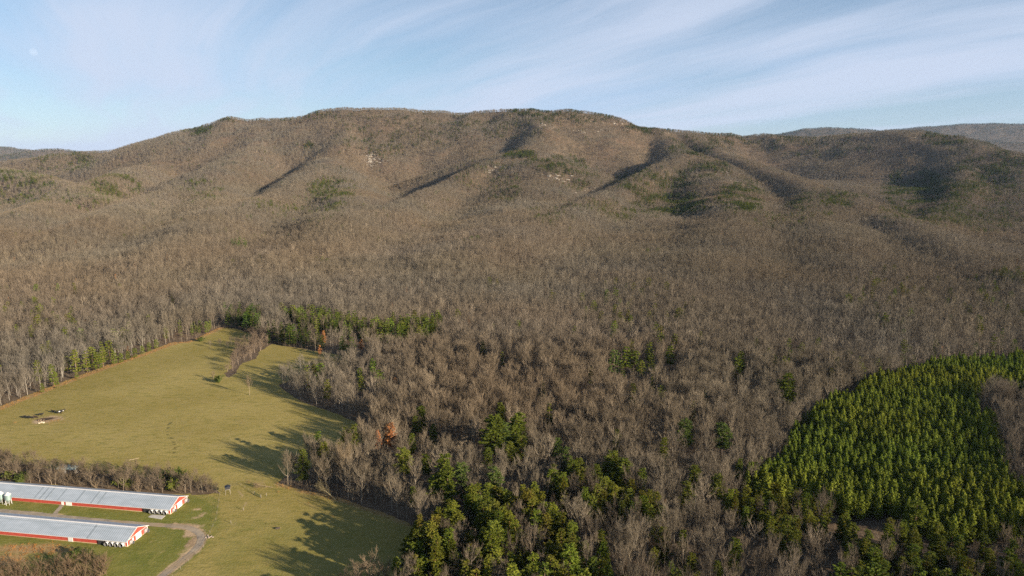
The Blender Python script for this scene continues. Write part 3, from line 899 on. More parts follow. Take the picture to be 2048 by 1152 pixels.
GREEN_HILLS = [   # evergreens on the mountain: photo ellipse and share
    (665, 385, 45, 28, .40), (620, 420, 60, 25, .15), (235, 372, 50, 22, .35), (180, 395, 60, 22, .15), (40, 375, 70, 35, .30), (0, 352, 60, 12, .4), (400, 385, 45, 25, .18), (1040, 315, 32, 14, .75), (1130, 330, 55, 18, .40), (1010, 385, 30, 18, .35), (1150, 350, 45, 30, .25), (980, 360, 60, 35, .15), (1110, 425, 50, 20, .2),
    (1310, 365, 75, 28, .40), (1340, 410, 70, 24, .70), (1240, 430, 30, 12, .55), (1480, 395, 45, 32, .6), (1420, 335, 40, 20, .4), (1385, 298, 45, 12, .55), (1300, 352, 60, 12, .4), (1640, 410, 60, 22, .4), (1680, 395, 50, 12, .25), (1440, 280, 90, 16, .3), (1560, 285, 60, 16, .3), (1650, 290, 90, 22, .2), (1900, 275, 60, 14, .5), (1980, 330, 90, 40, .45), (1960, 380, 80, 40, .45), (1860, 430, 90, 30, .35), (1980, 440, 60, 25, .3), (1830, 380, 60, 40, .6),
    (1070, 222, 45, 9, .8), (1150, 232, 80, 14, .35), (1300, 255, 45, 12, .6), (460, 232, 40, 10, .55), (400, 260, 35, 9, .7), (560, 230, 150, 10, .22), (760, 285, 60, 25, .2), (850, 260, 90, 30, .15), (1000, 250, 120, 25, .18), (610, 290, 16, 8, .8), (125, 320, 60, 20, .35), (760, 260, 90, 30, .15), (1200, 420, 40, 20, .2), (1560, 440, 60, 15, .2), (545, 420, 60, 20, .12), (2010, 555, 40, 12, .25), (1770, 560, 60, 20, .04)]
ROCKS = [(742, 313, 13, 9, 34), (738, 326, 9, 7, 22), (765, 322, 12, 6, 10), (1180, 262, 60, 6, 22), (1080, 250, 40, 6, 14), (1120, 355, 35, 14, 26), (1170, 385, 30, 14, 22), (1010, 335, 30, 6, 16), (985, 345, 20, 6, 10), (1445, 345, 14, 8, 12), (1465, 360, 16, 6, 12), (1215, 245, 40, 5, 12), (1840, 273, 12, 5, 8), (640, 410, 25, 15, 9), (310, 385, 30, 10, 8), (1350, 265, 20, 5, 6), (30, 370, 40, 15, 8)]

def jitter_grid(x0, x1, y0, y1, cell):
    gx, gy = np.meshgrid(np.arange(x0, x1, cell), np.arange(y0, y1, cell))
    gx = gx + (np.arange(gx.shape[0]) % 2)[:, None] * cell * .5
    return (gx + rng.uniform(-.42, .42, gx.shape) * cell).ravel(), (gy + rng.uniform(-.42, .42, gy.shape) * cell).ravel()
# what the hills hide (seen from the camera, with a margin) is left out
_AZ = np.linspace(-1.1, 1.1, 1500)
_DS = np.geomspace(150, 17000, 760)
_ex = np.sin(_AZ)[:, None] * _DS; _ey = np.cos(_AZ)[:, None] * _DS
_run = np.maximum.accumulate((zat(_ex, _ey) - HC) / _DS, 1)
def visible(x, y, z, top=22.0, margin=70.0):
    d = np.hypot(x, y)
    a = np.clip(((np.arctan2(x, y) - _AZ[0]) / (_AZ[1] - _AZ[0])).round().astype(int), 0, len(_AZ) - 1)
    k = np.clip(np.searchsorted(_DS, d - margin) - 1, 0, len(_DS) - 1)
    return (z + top - HC) / d > _run[a, k] - 0.001
def in_frame(x, y, z, h, m=0):
    u, v = project(x, y, z + h * .7)
    return (u > -m) & (u < 2048 + m) & (v > -m) & (v < 1152 + m) & (y > 50)

trees = []        # (kind, x, y, z, height, width factor, tint, note)
def put(kind, x, y, h, wf=1.0, tint=(1, 1, 1), note=''):
    trees.append([kind, float(x), float(y), float(zat(x, y)), float(h), float(wf), tuple(tint), note])
# plantation rows
ang = R(24)
px_, py_ = PLANT.mean(0)
lx, ly = np.meshgrid(np.arange(-260, 260, 3.5), np.arange(-260, 260, 3.4))
lx = lx + rng.normal(0, .7, lx.shape); ly = ly + rng.normal(0, .8, ly.shape)
wx, wy = px_ + lx * math.cos(ang) - ly * math.sin(ang), py_ + lx * math.sin(ang) + ly * math.cos(ang)
wx, wy = wx.ravel(), wy.ravel()
ok = inpoly(wx + 14 * (fbm(wx / 22, wy / 22, 2, 91) - .5), wy + 14 * (fbm(wx / 22, wy / 22, 2, 92) - .5), PLANT) & (rng.random(wx.shape) > .03) & (fbm(wx / 16, wy / 16, 2, 93) < .82) & (np.abs(wx) < .8 * wy + 60)
for x, y in zip(wx[ok], wy[ok]):
    n = float(vnoise(np.array([x / 40]), np.array([y / 40]), 8)[0])
    k = rng.uniform(.78, 1.3)
    put('young', x, y, rng.uniform(9.0, 13.5) + 3 * (n - .5), rng.uniform(.85, 1.15), ((.88 + .38 * n) * k, (1.0 + .15 * n) * k, .8 * k), 'plantation')
# mixed pine stands
stand_polys = []
for poly, cell, share, (h0, h1), tint in PINE_AREAS:
    P = w2(poly, 10.0)
    stand_polys.append(P)
    lo, hi = P.min(0), P.max(0)
    x, y = jitter_grid(lo[0], hi[0], lo[1], hi[1], cell)
    ok = inpoly(x, y, P) & ~inpoly(x, y, PASTURE) & ~inpoly(x, y, PLANT)
    for x, y in zip(x[ok], y[ok]):
        k = rng.uniform(.62, 1.3)
        if rng.random() < share:
            put('pine', x, y, rng.uniform(h0, h1), rng.uniform(.9, 1.35), tuple(t * k * rng.uniform(.88, 1.12) for t in tint), 'stand')
        else:
            put('bare', x, y, rng.uniform(13, 19), rng.uniform(.7, 1), (k, k * .97, k * .95), 'stand')
for u, v, h, wf, t in SINGLE_PINES:
    x, y, z = g1(u, v, h * .6)
    k = rng.uniform(.85, 1.15)
    put('pine', x, y, h * 1.12, wf * 1.3, tuple(c * k for c in PT[t]), 'single')
for u, v, h in RUST_TREES:
    x, y, z = g1(u, v, h * .6)
    put('rust', x, y, h, .9, (1, rng.uniform(.85, 1.05), 1), 'single')

# the bare wood
HEDGE = w2([(-300, 890), (0, 925), (120, 940), (260, 950), (385, 962), (438, 978), (436, 988), (330, 990), (180, 978), (0, 962), (-300, 935)])
def wood(x, y, cell_h):
    ok = ~inpoly(x, y, PASTURE) & ~inpoly(x, y, PLANT)
    for P in stand_polys:
        ok &= ~inpoly(x, y, P)
    return ok
def wood_tint(x, y, vary=.24):
    n1, n2, n3 = fbm(x / 210, y / 210, 3, 41), fbm(x / 150, y / 150, 3, 42), fbm(x / 420, y / 420, 3, 43)
    k = rng.uniform(1 - vary, 1 + vary, x.shape) * (.86 + .4 * n3)
    pale = (rng.random(x.shape) < .08) * vary * 1.6
    red = np.clip((n1 - .5) * 3, -.6, 1)
    grey = np.clip((n2 - .5) * 3, -.6, 1)
    return np.stack([k * (1 + pale + .025 * red - .04 * grey), k * (1 + pale - .03 * red), k * (1 + pale - .06 * red + .08 * grey)], -1)
x, y = jitter_grid(-1100, 1100, 150, 1200, 5.7)
ok = (np.abs(x) < .84 * y + 90) & wood(x, y, 0)
x, y = x[ok], y[ok]
z = zat(x, y)
u, v = project(x, y, z + 10)
ok = ~((v > 905) & (u < 470)) & visible(x, y, z)
# no wood where the farmyard goes on, outside the frame
x, y, z, u, v = (q[ok] for q in (x, y, z, u, v))
tint = wood_tint(x, y)
hh = rng.uniform(11, 18.5, x.shape) * np.interp(y, [500, 1200], [1, .95]) * (.82 + .36 * fbm(x / 90, y / 90, 2, 45))
cu, cv = project(x, y, z + .7 * hh)
keep = np.ones(x.shape, bool)
for poly in [PLANT_PX] + [p[0] for p in PINE_AREAS] + [[(a, b + 14) for a, b in p[0]] for p in PINE_AREAS[7:10]] + [[(a, b + 40) for a, b in PLANT_PX], [(a, b + 20) for a, b in PLANT_PX]] + [[(a, b + 25) for a, b in PINE_AREAS[4][0]]]:
    keep &= ~(inpoly(cu, cv, poly) & (rng.random(x.shape) < .88) & ((inpoly(cu, cv, PLANT_PX)) | (cv > 960) | (cu < 900)))
sp = np.array([(a, b, 2 + 90 * hgt / 20 * .16 * max(1, w_)) for a, b, hgt, w_, _ in SINGLE_PINES if b > 560] + [(a, b, 11) for a, b, _ in RUST_TREES])
for a, b, rr in sp:
    keep &= ~((np.abs(cu - a) < rr) & (np.abs(cv - b - 6) < rr * 1.25))
x, y, z, u, v, hh, tint = x[keep], y[keep], z[keep], u[keep], v[keep], hh[keep], tint[keep]
r_ = rng.random(x.shape)
pv = np.zeros(x.shape)
for (a, b, ru, rv, s) in GREEN_HILLS:
    pv = np.maximum(pv, s * (((u - a) / ru) ** 2 + ((v - b) / rv) ** 2 < 1))
pv = np.maximum(pv, .035 * (fbm(x / 120, y / 120, 2, 77) > .56) * (v > 560))
for i in range(len(x)):
    if r_[i] < pv[i] * 1.3:
        put('pine', x[i], y[i], rng.uniform(13, 19), rng.uniform(.9, 1.3), tuple(c * rng.uniform(.85, 1.1) for c in PT[rng.integers(0, 2)]), 'wood')
    elif r_[i] > .9965:
        put('rust', x[i], y[i], rng.uniform(7, 12), .8, (.8, .8, .8), 'wood')
    else:
        small = rng.random() < .16
        put('bare', x[i], y[i], hh[i] * (.55 if small else 1), rng.uniform(.85, 1.3), tint[i], 'wood')
# brush under the nearest trees and along the edges of the wood
bx, by = jitter_grid(-520, 520, 150, 640, 4.4)
ok = (np.abs(bx) < .84 * by + 60) & ~inpoly(bx, by, PASTURE) & ~inpoly(bx, by, PLANT)
bx, by = bx[ok], by[ok]
edge = seg_dist(bx, by, np.vstack([PASTURE[:33], PASTURE[33:34]]))
bu, bv = project(bx, by, zat(bx, by))
ok = (rng.random(bx.shape) < np.where(edge < 9, .95, .38)) & ~((bv > 905) & (bu < 470))
bx, by = bx[ok], by[ok]
bs = rng.uniform(.6, 1.15, bx.shape)
bt = wood_tint(bx, by) * np.array([.95, .92, .88])
scatter('understory_brush', np.stack([bx, by, zat(bx, by)], -1), np.array(FIDX['sapling'])[rng.integers(0, 3, len(bx))], rng.uniform(0, 6.28, len(bx)), np.stack([bs, bs, bs], -1), bt, 'thin leafless brush under the trees and along the wood edge', 'brush')
# ------------------------------------------------------------------ plant them: the largest in view as things, the rest as woods
def place_tree(kind, x, y, z, h, wf, tint, name, label, cat, group, models, tilt=0.0):
    tm, cm, H0 = models[int(rng.integers(0, len(models)))]
    s = h / H0
    root = thing(name, label, cat, (x, y, z - .05), float(rng.uniform(0, 6.28)), group)
    root.scale = (s * wf, s * wf, s)
    if tilt:
        root.rotation_euler.x = tilt
    for me in (tm, cm):
        o = bpy.data.objects.new(me.name.split('.')[0], me)
        COL.objects.link(o)
        o.parent = root
        o['tint'] = [float(tint[0]), float(tint[1]), float(tint[2]), 1.0]
    return root
def tone(t):
    b = (t[0] + t[1] + t[2]) / 3
    return 'pale' if b > 1.22 else 'dark' if b < .82 else 'reddish brown' if t[0] > t[2] * 1.1 else 'grey' if t[2] > t[0] * 1.0 else 'brown'
def zone(x, y, z):
    u, v = project(np.array([x]), np.array([y]), np.array([z]))
    u, v = float(u[0]), float(v[0])
    if u < 520 and v < 880:
        return 'on the upper pasture edge' if u < 330 else 'behind the small top field'
    if u < 860 and v < 875:
        return 'in the wood jutting into pasture'
    if u < 700:
        return 'on the wooded point between the pastures'
    if u < 860:
        return 'above the shaded lower pasture'
    if u < 1000:
        return 'among pines beside the lower pasture' if v > 1000 else 'behind the lower pasture'
    if u < 1130:
        return 'in the bottom pine stand' if v > 1050 else 'behind the bottom pine stand'
    if u < 1280:
        return 'right of the bottom pine stand' if v > 1050 else 'in the mixed wood\'s middle'
    if u < 1430:
        return 'between pine stand and plantation'
    if u < 1560:
        return 'left of the plantation\'s lower corner'
    if u < 1700:
        return 'below the plantation\'s left half'
    if u < 1860:
        return 'below the plantation\'s middle'
    return 'below the plantation\'s right end' if v > 1000 else 'beside the plantation\'s right edge'
SHAPE = lambda w: 'slender ' if w < .93 else 'broad ' if w > 1.13 else ''
HSTEP = lambda h, lo, hi: 'small' if h < lo else 'tall' if h > hi else 'medium'
A = np.array([[t[1], t[2], t[3], t[4]] for t in trees])
dist = np.sqrt(A[:, 0] ** 2 + A[:, 1] ** 2 + (HC - A[:, 2] - A[:, 3] * .6) ** 2)
fr = in_frame(A[:, 0], A[:, 1], A[:, 2], A[:, 3])
vis = visible(A[:, 0], A[:, 1], A[:, 2], A[:, 3] * .9, 20)
size = np.where(fr & vis, A[:, 3] / dist, -1)
kinds = np.array([t[0] for t in trees])
single = np.zeros(len(trees), bool)
for k, n in (('bare', 300), ('young', 300), ('pine', 290), ('rust', 8)):
    i = np.where((kinds == k) & (size > 0))[0]
    single[i[np.argsort(-size[i])][:n]] = True
for i in np.where(single)[0]:
    k, x, y, z, h, wf, tint, note = trees[i]
    if k == 'bare':
        zn = zone(x, y, z)
        place_tree(k, x, y, z, h, wf, tint, 'bare_tree', f'{HSTEP(h, 11, 16)} {SHAPE(wf)}leafless {tone(tint)} tree {zn}', 'tree', 'leafless trees ' + zn, NEAR['bare'])
    elif k == 'young':
        u, v = project(np.array([x]), np.array([y]), np.array([z + 8]))
        b = 'upper' if v[0] < 850 else 'middle' if v[0] < 940 else 'lower'
        sd = 'left' if u[0] < 1720 else 'right' if u[0] > 1900 else 'middle'
        zn = f'in the {b} {sd} of the plantation'.replace('middle middle', 'very middle')
        c_ = 'yellow-green' if tint[0] > tint[1] * 1.0 else 'deep green' if tint[1] < .95 else 'fresh green'
        place_tree(k, x, y, z, h, wf, tint, 'young_conifer', f'{HSTEP(h, 10.5, 12.5)} {SHAPE(wf)}{c_} conifer {zn}', 'conifer', 'planted conifers ' + zn, NEAR['young'])
    elif k == 'pine':
        zn = zone(x, y, z)
        g = 'blue-green' if tint[2] > tint[0] else 'olive' if tint[0] > tint[1] * 1.08 else 'bright green'
        place_tree(k, x, y, z, h, wf, tint, 'pine_tree', f'{HSTEP(h, 13, 17.5)} {SHAPE(wf)}{g} pine tree {zn}', 'pine tree', 'pine trees ' + zn, NEAR['pine'])
    else:
        zn = zone(x, y, z)
        place_tree(k, x, y, z, h, wf, tint, 'rust_leaved_tree', f'{HSTEP(h, 12, 15)} tree with rust orange leaves {zn}', 'tree', 'rust leaved trees ' + zn, NEAR['rust'])
# the rest of each kind
def rest(kind, name, label, cat):
    idx_ = np.where((kinds == kind) & ~single)[0]
    P, vid, scl, tn = [], [], [], []
    for i in idx_:
        k, x, y, z, h, wf, tint, note = trees[i]
        P.append((x, y, z - .05))
        base = 3.0 if k == 'scrub' else 12.0 if k == 'young' else 20.0
        s = h / base
        fam = FIDX['mid'] if k == 'bare' and dist[i] < 560 else FIDX[k]
        vid.append(fam[int(rng.integers(0, len(fam)))])
        scl.append((s * wf, s * wf, s)); tn.append(tint)
    return scatter(name, np.array(P), vid, rng.uniform(0, 6.28, len(P)), scl, np.array(tn), label, cat)
rest('bare', 'leafless_wood', 'leafless brown wood covering the valley floor and lower slopes', 'woods')
rest('young', 'conifer_plantation', 'dense planted stand of young green conifers in rows', 'plantation')
rest('pine', 'scattered_pines', 'pines scattered through the leafless wood and lower slopes', 'pines')
rest('rust', 'rust_leaved_understory', 'small rust leaved trees scattered in the leafless wood', 'trees')
# the mountain's own woods
x, y = jitter_grid(-3600, 3600, 1200, 4600, 5.7)
PKEEP = np.interp(y, [1200, 1500, 2600, 4000], [1, .80, .42, .30])
ok = (np.abs(x) < np.minimum(.86 * y + 60, 3600)) & (rng.random(x.shape) < PKEEP)
x, y = x[ok], y[ok]
z = zat(x, y)
ok = visible(x, y, z, 18, 60)
x, y, z = x[ok], y[ok], z[ok]
u, v = project(x, y, z + 8)
pv = np.full(x.shape, .012)
for (a, b, ru, rv, s) in GREEN_HILLS:
    q = ((u - a) / ru) ** 2 + ((v - b) / rv) ** 2
    pv = np.maximum(pv, min(.9, s * 1.35) * np.clip(1.9 - 1.2 * q, 0, 1))
pv *= np.clip((fbm(x / 55, y / 55, 3, 78) - .40) * 6, .08, 1.25)
pn = rng.random(x.shape) < pv
hh = np.where(pn, rng.uniform(12, 18, x.shape), rng.uniform(10.5, 18, x.shape)) * np.interp(y, [1200, 2400, 3600], [.95, .92, .82]) * (.82 + .36 * fbm(x / 90, y / 90, 2, 45))
hide = np.zeros(x.shape, bool)
for (a, b, ru, rv, n) in ROCKS:
    hide |= (((u - a) / ru) ** 2 + ((v - b - 3) / rv) ** 2 < 1) & (rng.random(x.shape) < .5)
tn = wood_tint(x, y, np.interp(y, [1200, 2600], [.24, .16]))
gt = 1.0 * np.array(PT)[rng.integers(0, 3, len(x))] * rng.uniform(.7, 1.15, (len(x), 1))
fb, fp = np.array(FIDX['bare']), np.array(FIDX['pine'])
for m, fam, nm, lb, ct, tt, wf in ((~pn, fb, 'mountain_woods', 'leafless grey brown woods covering the mountain and its spurs', 'woods', tn, .97), (pn, fp, 'mountain_pines', 'dark green pines on the spurs and crests of the mountain', 'pines', gt, .95)):
    m = m & ~hide
    s = hh[m] / 20
    w_ = s * rng.uniform(.9, 1.3, s.shape) / np.sqrt(np.interp(y[m], [1200, 1500, 2600, 4000], [1, .80, .42, .30])) * wf
    scatter(nm, np.stack([x, y, z], -1)[m], fam[rng.integers(0, len(fam), m.sum())], rng.uniform(0, 6.28, m.sum()), np.stack([w_, w_, s], -1), tt[m], lb, ct)
# the blue ridges beyond
x, y = jitter_grid(-13000, 13000, 4600, 14600, 34)
ok = np.abs(x) < .84 * y
x, y = x[ok], y[ok]; z = zat(x, y)
ok = visible(x, y, z, 20, 120)
x, y, z = x[ok], y[ok], z[ok]
pn = rng.random(x.shape) < .25 + .3 * (fbm(x / 500, y / 500, 2, 79) > .5)
s = rng.uniform(.8, 1.1, x.shape)
vid = np.where(pn, fp[rng.integers(0, len(fp), len(x))], fb[rng.integers(0, len(fb), len(x))])
tt = np.where(pn[:, None], gt.mean(0)[None], 1) * rng.uniform(.7, 1.2, (len(x), 1))
scatter('distant_woods', np.stack([x, y, z], -1), vid, rng.uniform(0, 6.28, len(x)), np.stack([s * 3.3, s * 3.3, s], -1), tt, 'woods on the blue ridges beyond the mountain', 'woods')
# talus and ledges
P, S = [], []
for (a, b, ru, rv, n) in ROCKS:
    uu, vv = a + rng.normal(0, ru * .5, n), b + rng.normal(0, rv * .5, n)
    P.append(ground(uu, vv)); S += list(rng.uniform(1.8, 5.5, n))
P = np.concatenate(P); S = np.array(S)
scatter('talus_rocks', P, np.array(FIDX['rock'])[rng.integers(0, 2, len(P))], rng.uniform(0, 6.28, len(P)), np.stack([S * 1.6, S, S * .8], -1), np.ones((len(P), 3)), 'pale bare rock ledges showing through the mountain woods', 'rocks')
# ------------------------------------------------------------------ hedgerows, bushes and lone trees
sheet('hedgerow_litter', HEDGE, 2.5, 0.11, M_LITTER, wob=1.2)
DIAG = w2([(536, 668), (508, 672), (496, 690), (470, 697), (462, 716), (466, 734), (450, 746), (456, 756), (474, 744), (486, 726), (512, 718), (520, 702), (542, 690), (546, 678)])
sheet('hedgerow_strip', DIAG, 2.5, 0.11, M_LITTER, wob=1.0)
BRAKE = w2([(-200, 1140), (-40, 1128), (30, 1140), (90, 1126), (150, 1124), (215, 1116), (232, 1124), (212, 1165), (190, 1230), (-300, 1260)])
BR_TINT = np.array([(1.0, .93, .86), (.92, .86, .80), (1.1, 1.02, .92), (.82, .78, .75)])
def near_thing(px, kind, h, wf, tint, name, label, cat, group=None, lift=.5, tilt=0.0, ring=True):
    x, y, z = g1(px[0], px[1], h * lift)
    return place_tree(kind, x, y, float(zat(x, y)), h, wf, tint, name, label, cat, group, NEAR[kind], tilt)
def fill(poly, cell, fn, seed):
    r = np.random.default_rng(seed)
    lo, hi = poly.min(0), poly.max(0)
    gx, gy = np.meshgrid(np.arange(lo[0], hi[0], cell), np.arange(lo[1], hi[1], cell))
    gx = (gx + r.uniform(-.45, .45, gx.shape) * cell).ravel(); gy = (gy + r.uniform(-.45, .45, gy.shape) * cell).ravel()
    ok = inpoly(gx, gy, poly)
    for x, y in zip(gx[ok], gy[ok]):
        z = float(zat(x, y))
        if bool(in_frame(np.array([x]), np.array([y]), np.array([z]), 6, 60)[0]):
            fn(x, y, z, r)
def hedge_fn(x, y, z, r):
    t = BR_TINT[r.integers(0, 4)] * r.uniform(.8, 1.2)
    u = float(project(np.array([x]), np.array([y]), np.array([z]))[0][0])
    where = 'left of the pale green shed' if u < 118 else 'right of the pale green shed' if u < 260 else 'near its evergreen end'
    if r.random() < .5:
        h = r.uniform(5, 9)
        place_tree('bare', x, y, z, h, r.uniform(1.1, 1.6), t, 'hedgerow_tree', f'{"low" if h < 7 else "taller"} {tone(t)} leafless tree in the hedgerow, {where}', 'tree', 'leafless trees in the hedgerow, ' + where, NEAR['bare'])
    else:
        h = r.uniform(2.5, 4.5)
        place_tree('scrub', x, y, z, h, r.uniform(1, 1.5), t, 'hedgerow_shrub', f'{"low" if h < 3.5 else "tall"} {tone(t)} leafless shrub in the hedgerow, {where}', 'shrub', 'leafless shrubs in the hedgerow, ' + where, NEAR['scrub'])
fill(HEDGE, 3.0, hedge_fn, 61)
def diag_fn(x, y, z, r):
    t = np.array([1.12, 1.02, .98]) * r.uniform(.85, 1.15)
    pv = float(project(np.array([x]), np.array([y]), np.array([z]))[1][0])
    part = 'at the top' if pv < 692 else 'in the upper half' if pv < 712 else 'in the lower half' if pv < 738 else 'at the foot'
    h = r.choice([5.0, 6.5, 8.0, 9.5, 11.0]) * r.uniform(.9, 1.1)
    place_tree('bare', x, y, z, h, r.uniform(1.0, 1.9), t, 'hedgerow_tree', f'{"low" if h < 8.7 else "taller"} {tone(t)} leafless tree {part} of the short pasture hedgerow', 'tree', 'leafless trees ' + part + ' of the pasture hedgerow', NEAR['bare'])
fill(DIAG, 6.0, diag_fn, 62)
def brake_side(x, y, z):
    u, v = (float(q[0]) for q in project(np.array([x]), np.array([y]), np.array([z])))
    return ('by the house wall' if v < 1130 else 'at the bottom' if v > 1140 else 'mid patch') + (' near fans' if u > 150 else ' open end' if u < 60 else '')
def brake_fn(x, y, z, r):
    t = np.array([1.05, .88, .74]) * r.uniform(.75, 1.2)
    h = r.uniform(3, 5.5)
    place_tree('scrub', x, y, z, h, r.uniform(1, 1.5), t, 'bramble_shrub', f'{"low" if h < 4.2 else "tall"} {tone(t)} leafless shrub in the rough ground, {brake_side(x, y, z)}', 'shrub', 'shrubs in the rough ground, ' + brake_side(x, y, z), NEAR['scrub'])
fill(BRAKE, 3.6, brake_fn, 63)
for px, h, lab in (((18, 952), 4.5, 'olive evergreen bush at the open end of the hedgerow'), ((40, 958), 5.0, 'green evergreen bush behind the far poultry house roof'), ((52, 950), 4.2, 'dark evergreen bush among leafless shrubs behind the feed bins'),
                   ((240, 962), 5.2, 'olive evergreen bush midway along the hedgerow'), ((256, 967), 4.0, 'low olive evergreen bush close to the far poultry house roof'), ((335, 950), 5.5, 'dark evergreen bush at the back of the hedgerow end'), ((342, 968), 6.0, 'bright olive evergreen bush nearest the far poultry house gable'),
                   ((356, 947), 5.0, 'green evergreen bush facing the pasture at the hedgerow end'), ((366, 958), 4.2, 'small dark evergreen bush last in the hedgerow'),
                   ((436, 757), 5.5, 'lone green bush in the upper pasture below the short hedgerow'), ((152, 1108), 4.5, 'dark green bush in the rough ground below the nearer poultry house'), ((178, 1104), 3.2, 'small dark green bush under the fans of the nearer poultry house'), ((402, 678), 4.5, 'dark rounded bush where the small top field meets the pasture')):
    near_thing(px, 'bush', h, 1.05, (1.1, 1.15, .8) if 'olive' in lab or 'bright' in lab else (.72, .85, .7), 'evergreen_bush', lab, 'bush', 'evergreen bushes' if 'hedgerow' in lab else None, .5)
for px, h, wf, t, lab in (((427, 751), 6, 1.3, (1.1, 1, .95), 'small leafless tree behind the lone green bush in the pasture'),
                          ((498, 772), 12.5, .95, (1.25, 1.15, 1.0), 'lone pale leafless tree standing open in the upper pasture'),
                          ((742, 1148), 15, 1.45, (1.5, 1.35, 1.2), 'large pale leafless tree at the foot of the lower pasture'), ((716, 1158), 13, 1.5, (1.4, 1.28, 1.15), 'pale leafless tree left of the large pale one at the pasture foot'), ((768, 1160), 12, 1.4, (1.3, 1.2, 1.1), 'shorter leafless tree right of the large pale one at the pasture foot'), ((688, 1168), 9, 1.4, (1.3, 1.18, 1.05), 'lowest leafless tree of the clump at the pasture foot'),
                          ((420, 688), 6, 1.6, (.9, .9, .85), 'low spreading leafless tree at the left of the small top field'), ((440, 685), 6.5, 1.6, (.95, .93, .85), 'low spreading leafless tree in the middle of the small top field edge'), ((462, 682), 7, 1.6, (1, .95, .9), 'low spreading leafless tree next to the short hedgerow top'),
                          ((455, 690), 6, 1.6, (.9, .88, .82), 'dark low tree in front of the small top field'), ((276, 970), 6, 1.2, (1.45, 1.3, 1.2), 'pale feathery leafless tree close behind the far poultry house'),
                          ((404, 970), 8, .8, (1.0, .98, .9), 'thin leafless tree past the end of the hedgerow'), ((413, 966), 9, .7, (1.1, 1.05, 1.0), 'tall thin pale tree past the end of the hedgerow'), ((432, 976), 5, 1.5, (.75, .72, .68), 'dark leaning brush tree beside the dark topped stand'),
                          ((880, 850), 16, .7, (1.9, 1.8, 1.65), 'white barked dead tree at the edge of the upper wood'), ((690, 935), 22, 1.0, (1.3, 1.18, 1.0), 'tallest pale tree in the wooded point between the pastures')):
    near_thing(px, 'bare', h, wf, t, 'lone_tree', lab, 'tree', None, .5)
x, y, z = g1(545, 976)
place_tree('bare', x, y, z + .4, 9, 1.0, (1.5, 1.35, 1.15), 'fallen_tree', 'fallen pale tree lying on the grass at the tip of the wooded point', 'tree', None, NEAR['bare'], R(84))
x, y, z = g1(672, 1002)
place_tree('bare', x, y, z + .4, 12, 1.2, (1.15, 1.15, .85), 'fallen_tree', 'fallen mossy tree with upturned branches on the lower pasture edge', 'tree', None, NEAR['bare'], R(66))

# rough grass: tufts along the wood edges and over the rough ground
gx, gy = jitter_grid(-360, 40, 170, 640, 1.15)
dry = m_dry(gx, gy)
ok = inpoly(gx, gy, PASTURE) & (rng.random(gx.shape) < np.clip(dry - .35, 0, .8)) 
gx, gy = gx[ok], gy[ok]
lu, lv_ = project(gx, gy, zat(gx, gy))
gs = rng.uniform(.6, 1.2, gx.shape)
gt_ = np.where((lv_ > 1060)[:, None], np.array([1.05, .72, .50]), np.array([1.0, .82, .62])) * rng.uniform(.75, 1.2, (len(gx), 1))
scatter('dry_grass', np.stack([gx, gy, zat(gx, gy)], -1), np.array(FIDX['grass'])[rng.integers(0, 3, len(gx))], rng.uniform(0, 6.28, len(gx)), np.stack([gs, gs, gs], -1), gt_, 'tall rust and straw coloured dry grass along the pasture edges', 'grass')

# ------------------------------------------------------------------ small builders
class MB:
    def __init__(s):
        s.V, s.F = [], []
    def box(s, x0, x1, y0, y1, z0, z1):
        b = len(s.V)
        s.V += [(x, y, z) for z in (z0, z1) for x, y in ((x0, y0), (x1, y0), (x1, y1), (x0, y1))]
        s.F += [tuple(b + i for i in f) for f in ((3, 2, 1, 0), (4, 5, 6, 7), (0, 1, 5, 4), (1, 2, 6, 5), (2, 3, 7, 6), (3, 0, 4, 7))]
        return s
    def poly(s, pts):
        b = len(s.V)
        s.V += [tuple(p) for p in pts]
        s.F.append(tuple(range(b, b + len(pts))))
        return s
    def prism(s, pts, off):
        b, n = len(s.V), len(pts)
        s.V += [tuple(p) for p in pts] + [tuple(Vector(p) + Vector(off)) for p in pts]
        s.F += [tuple(b + i for i in range(n))[::-1], tuple(b + n + i for i in range(n))]
        s.F += [(b + i, b + (i + 1) % n, b + n + (i + 1) % n, b + n + i) for i in range(n)]
        return s
    def tube(s, a, b_, r0, r1, sides=12, cap=True):
        a, b_ = Vector(a), Vector(b_)
        d = (b_ - a).normalized()
        e = d.orthogonal().normalized(); f = d.cross(e)
        b = len(s.V)
        for p, r in ((a, r0), (b_, r1)):
            for k in range(sides):
                t = 2 * math.pi * k / sides
                s.V.append(tuple(p + (e * math.cos(t) + f * math.sin(t)) * r))
        s.F += [(b + k, b + (k + 1) % sides, b + sides + (k + 1) % sides, b + sides + k) for k in range(sides)]
        if cap:
            s.F += [tuple(b + k for k in range(sides))[::-1], tuple(b + sides + k for k in range(sides))]
        return s
    def build(s, name, mat, parent=None):
        o = mesh_obj(name, s.V, s.F, mat, parent)
        b = bmesh.new(); b.from_mesh(o.data)
        bmesh.ops.recalc_face_normals(b, faces=b.faces)
        b.to_mesh(o.data); b.free()
        return o
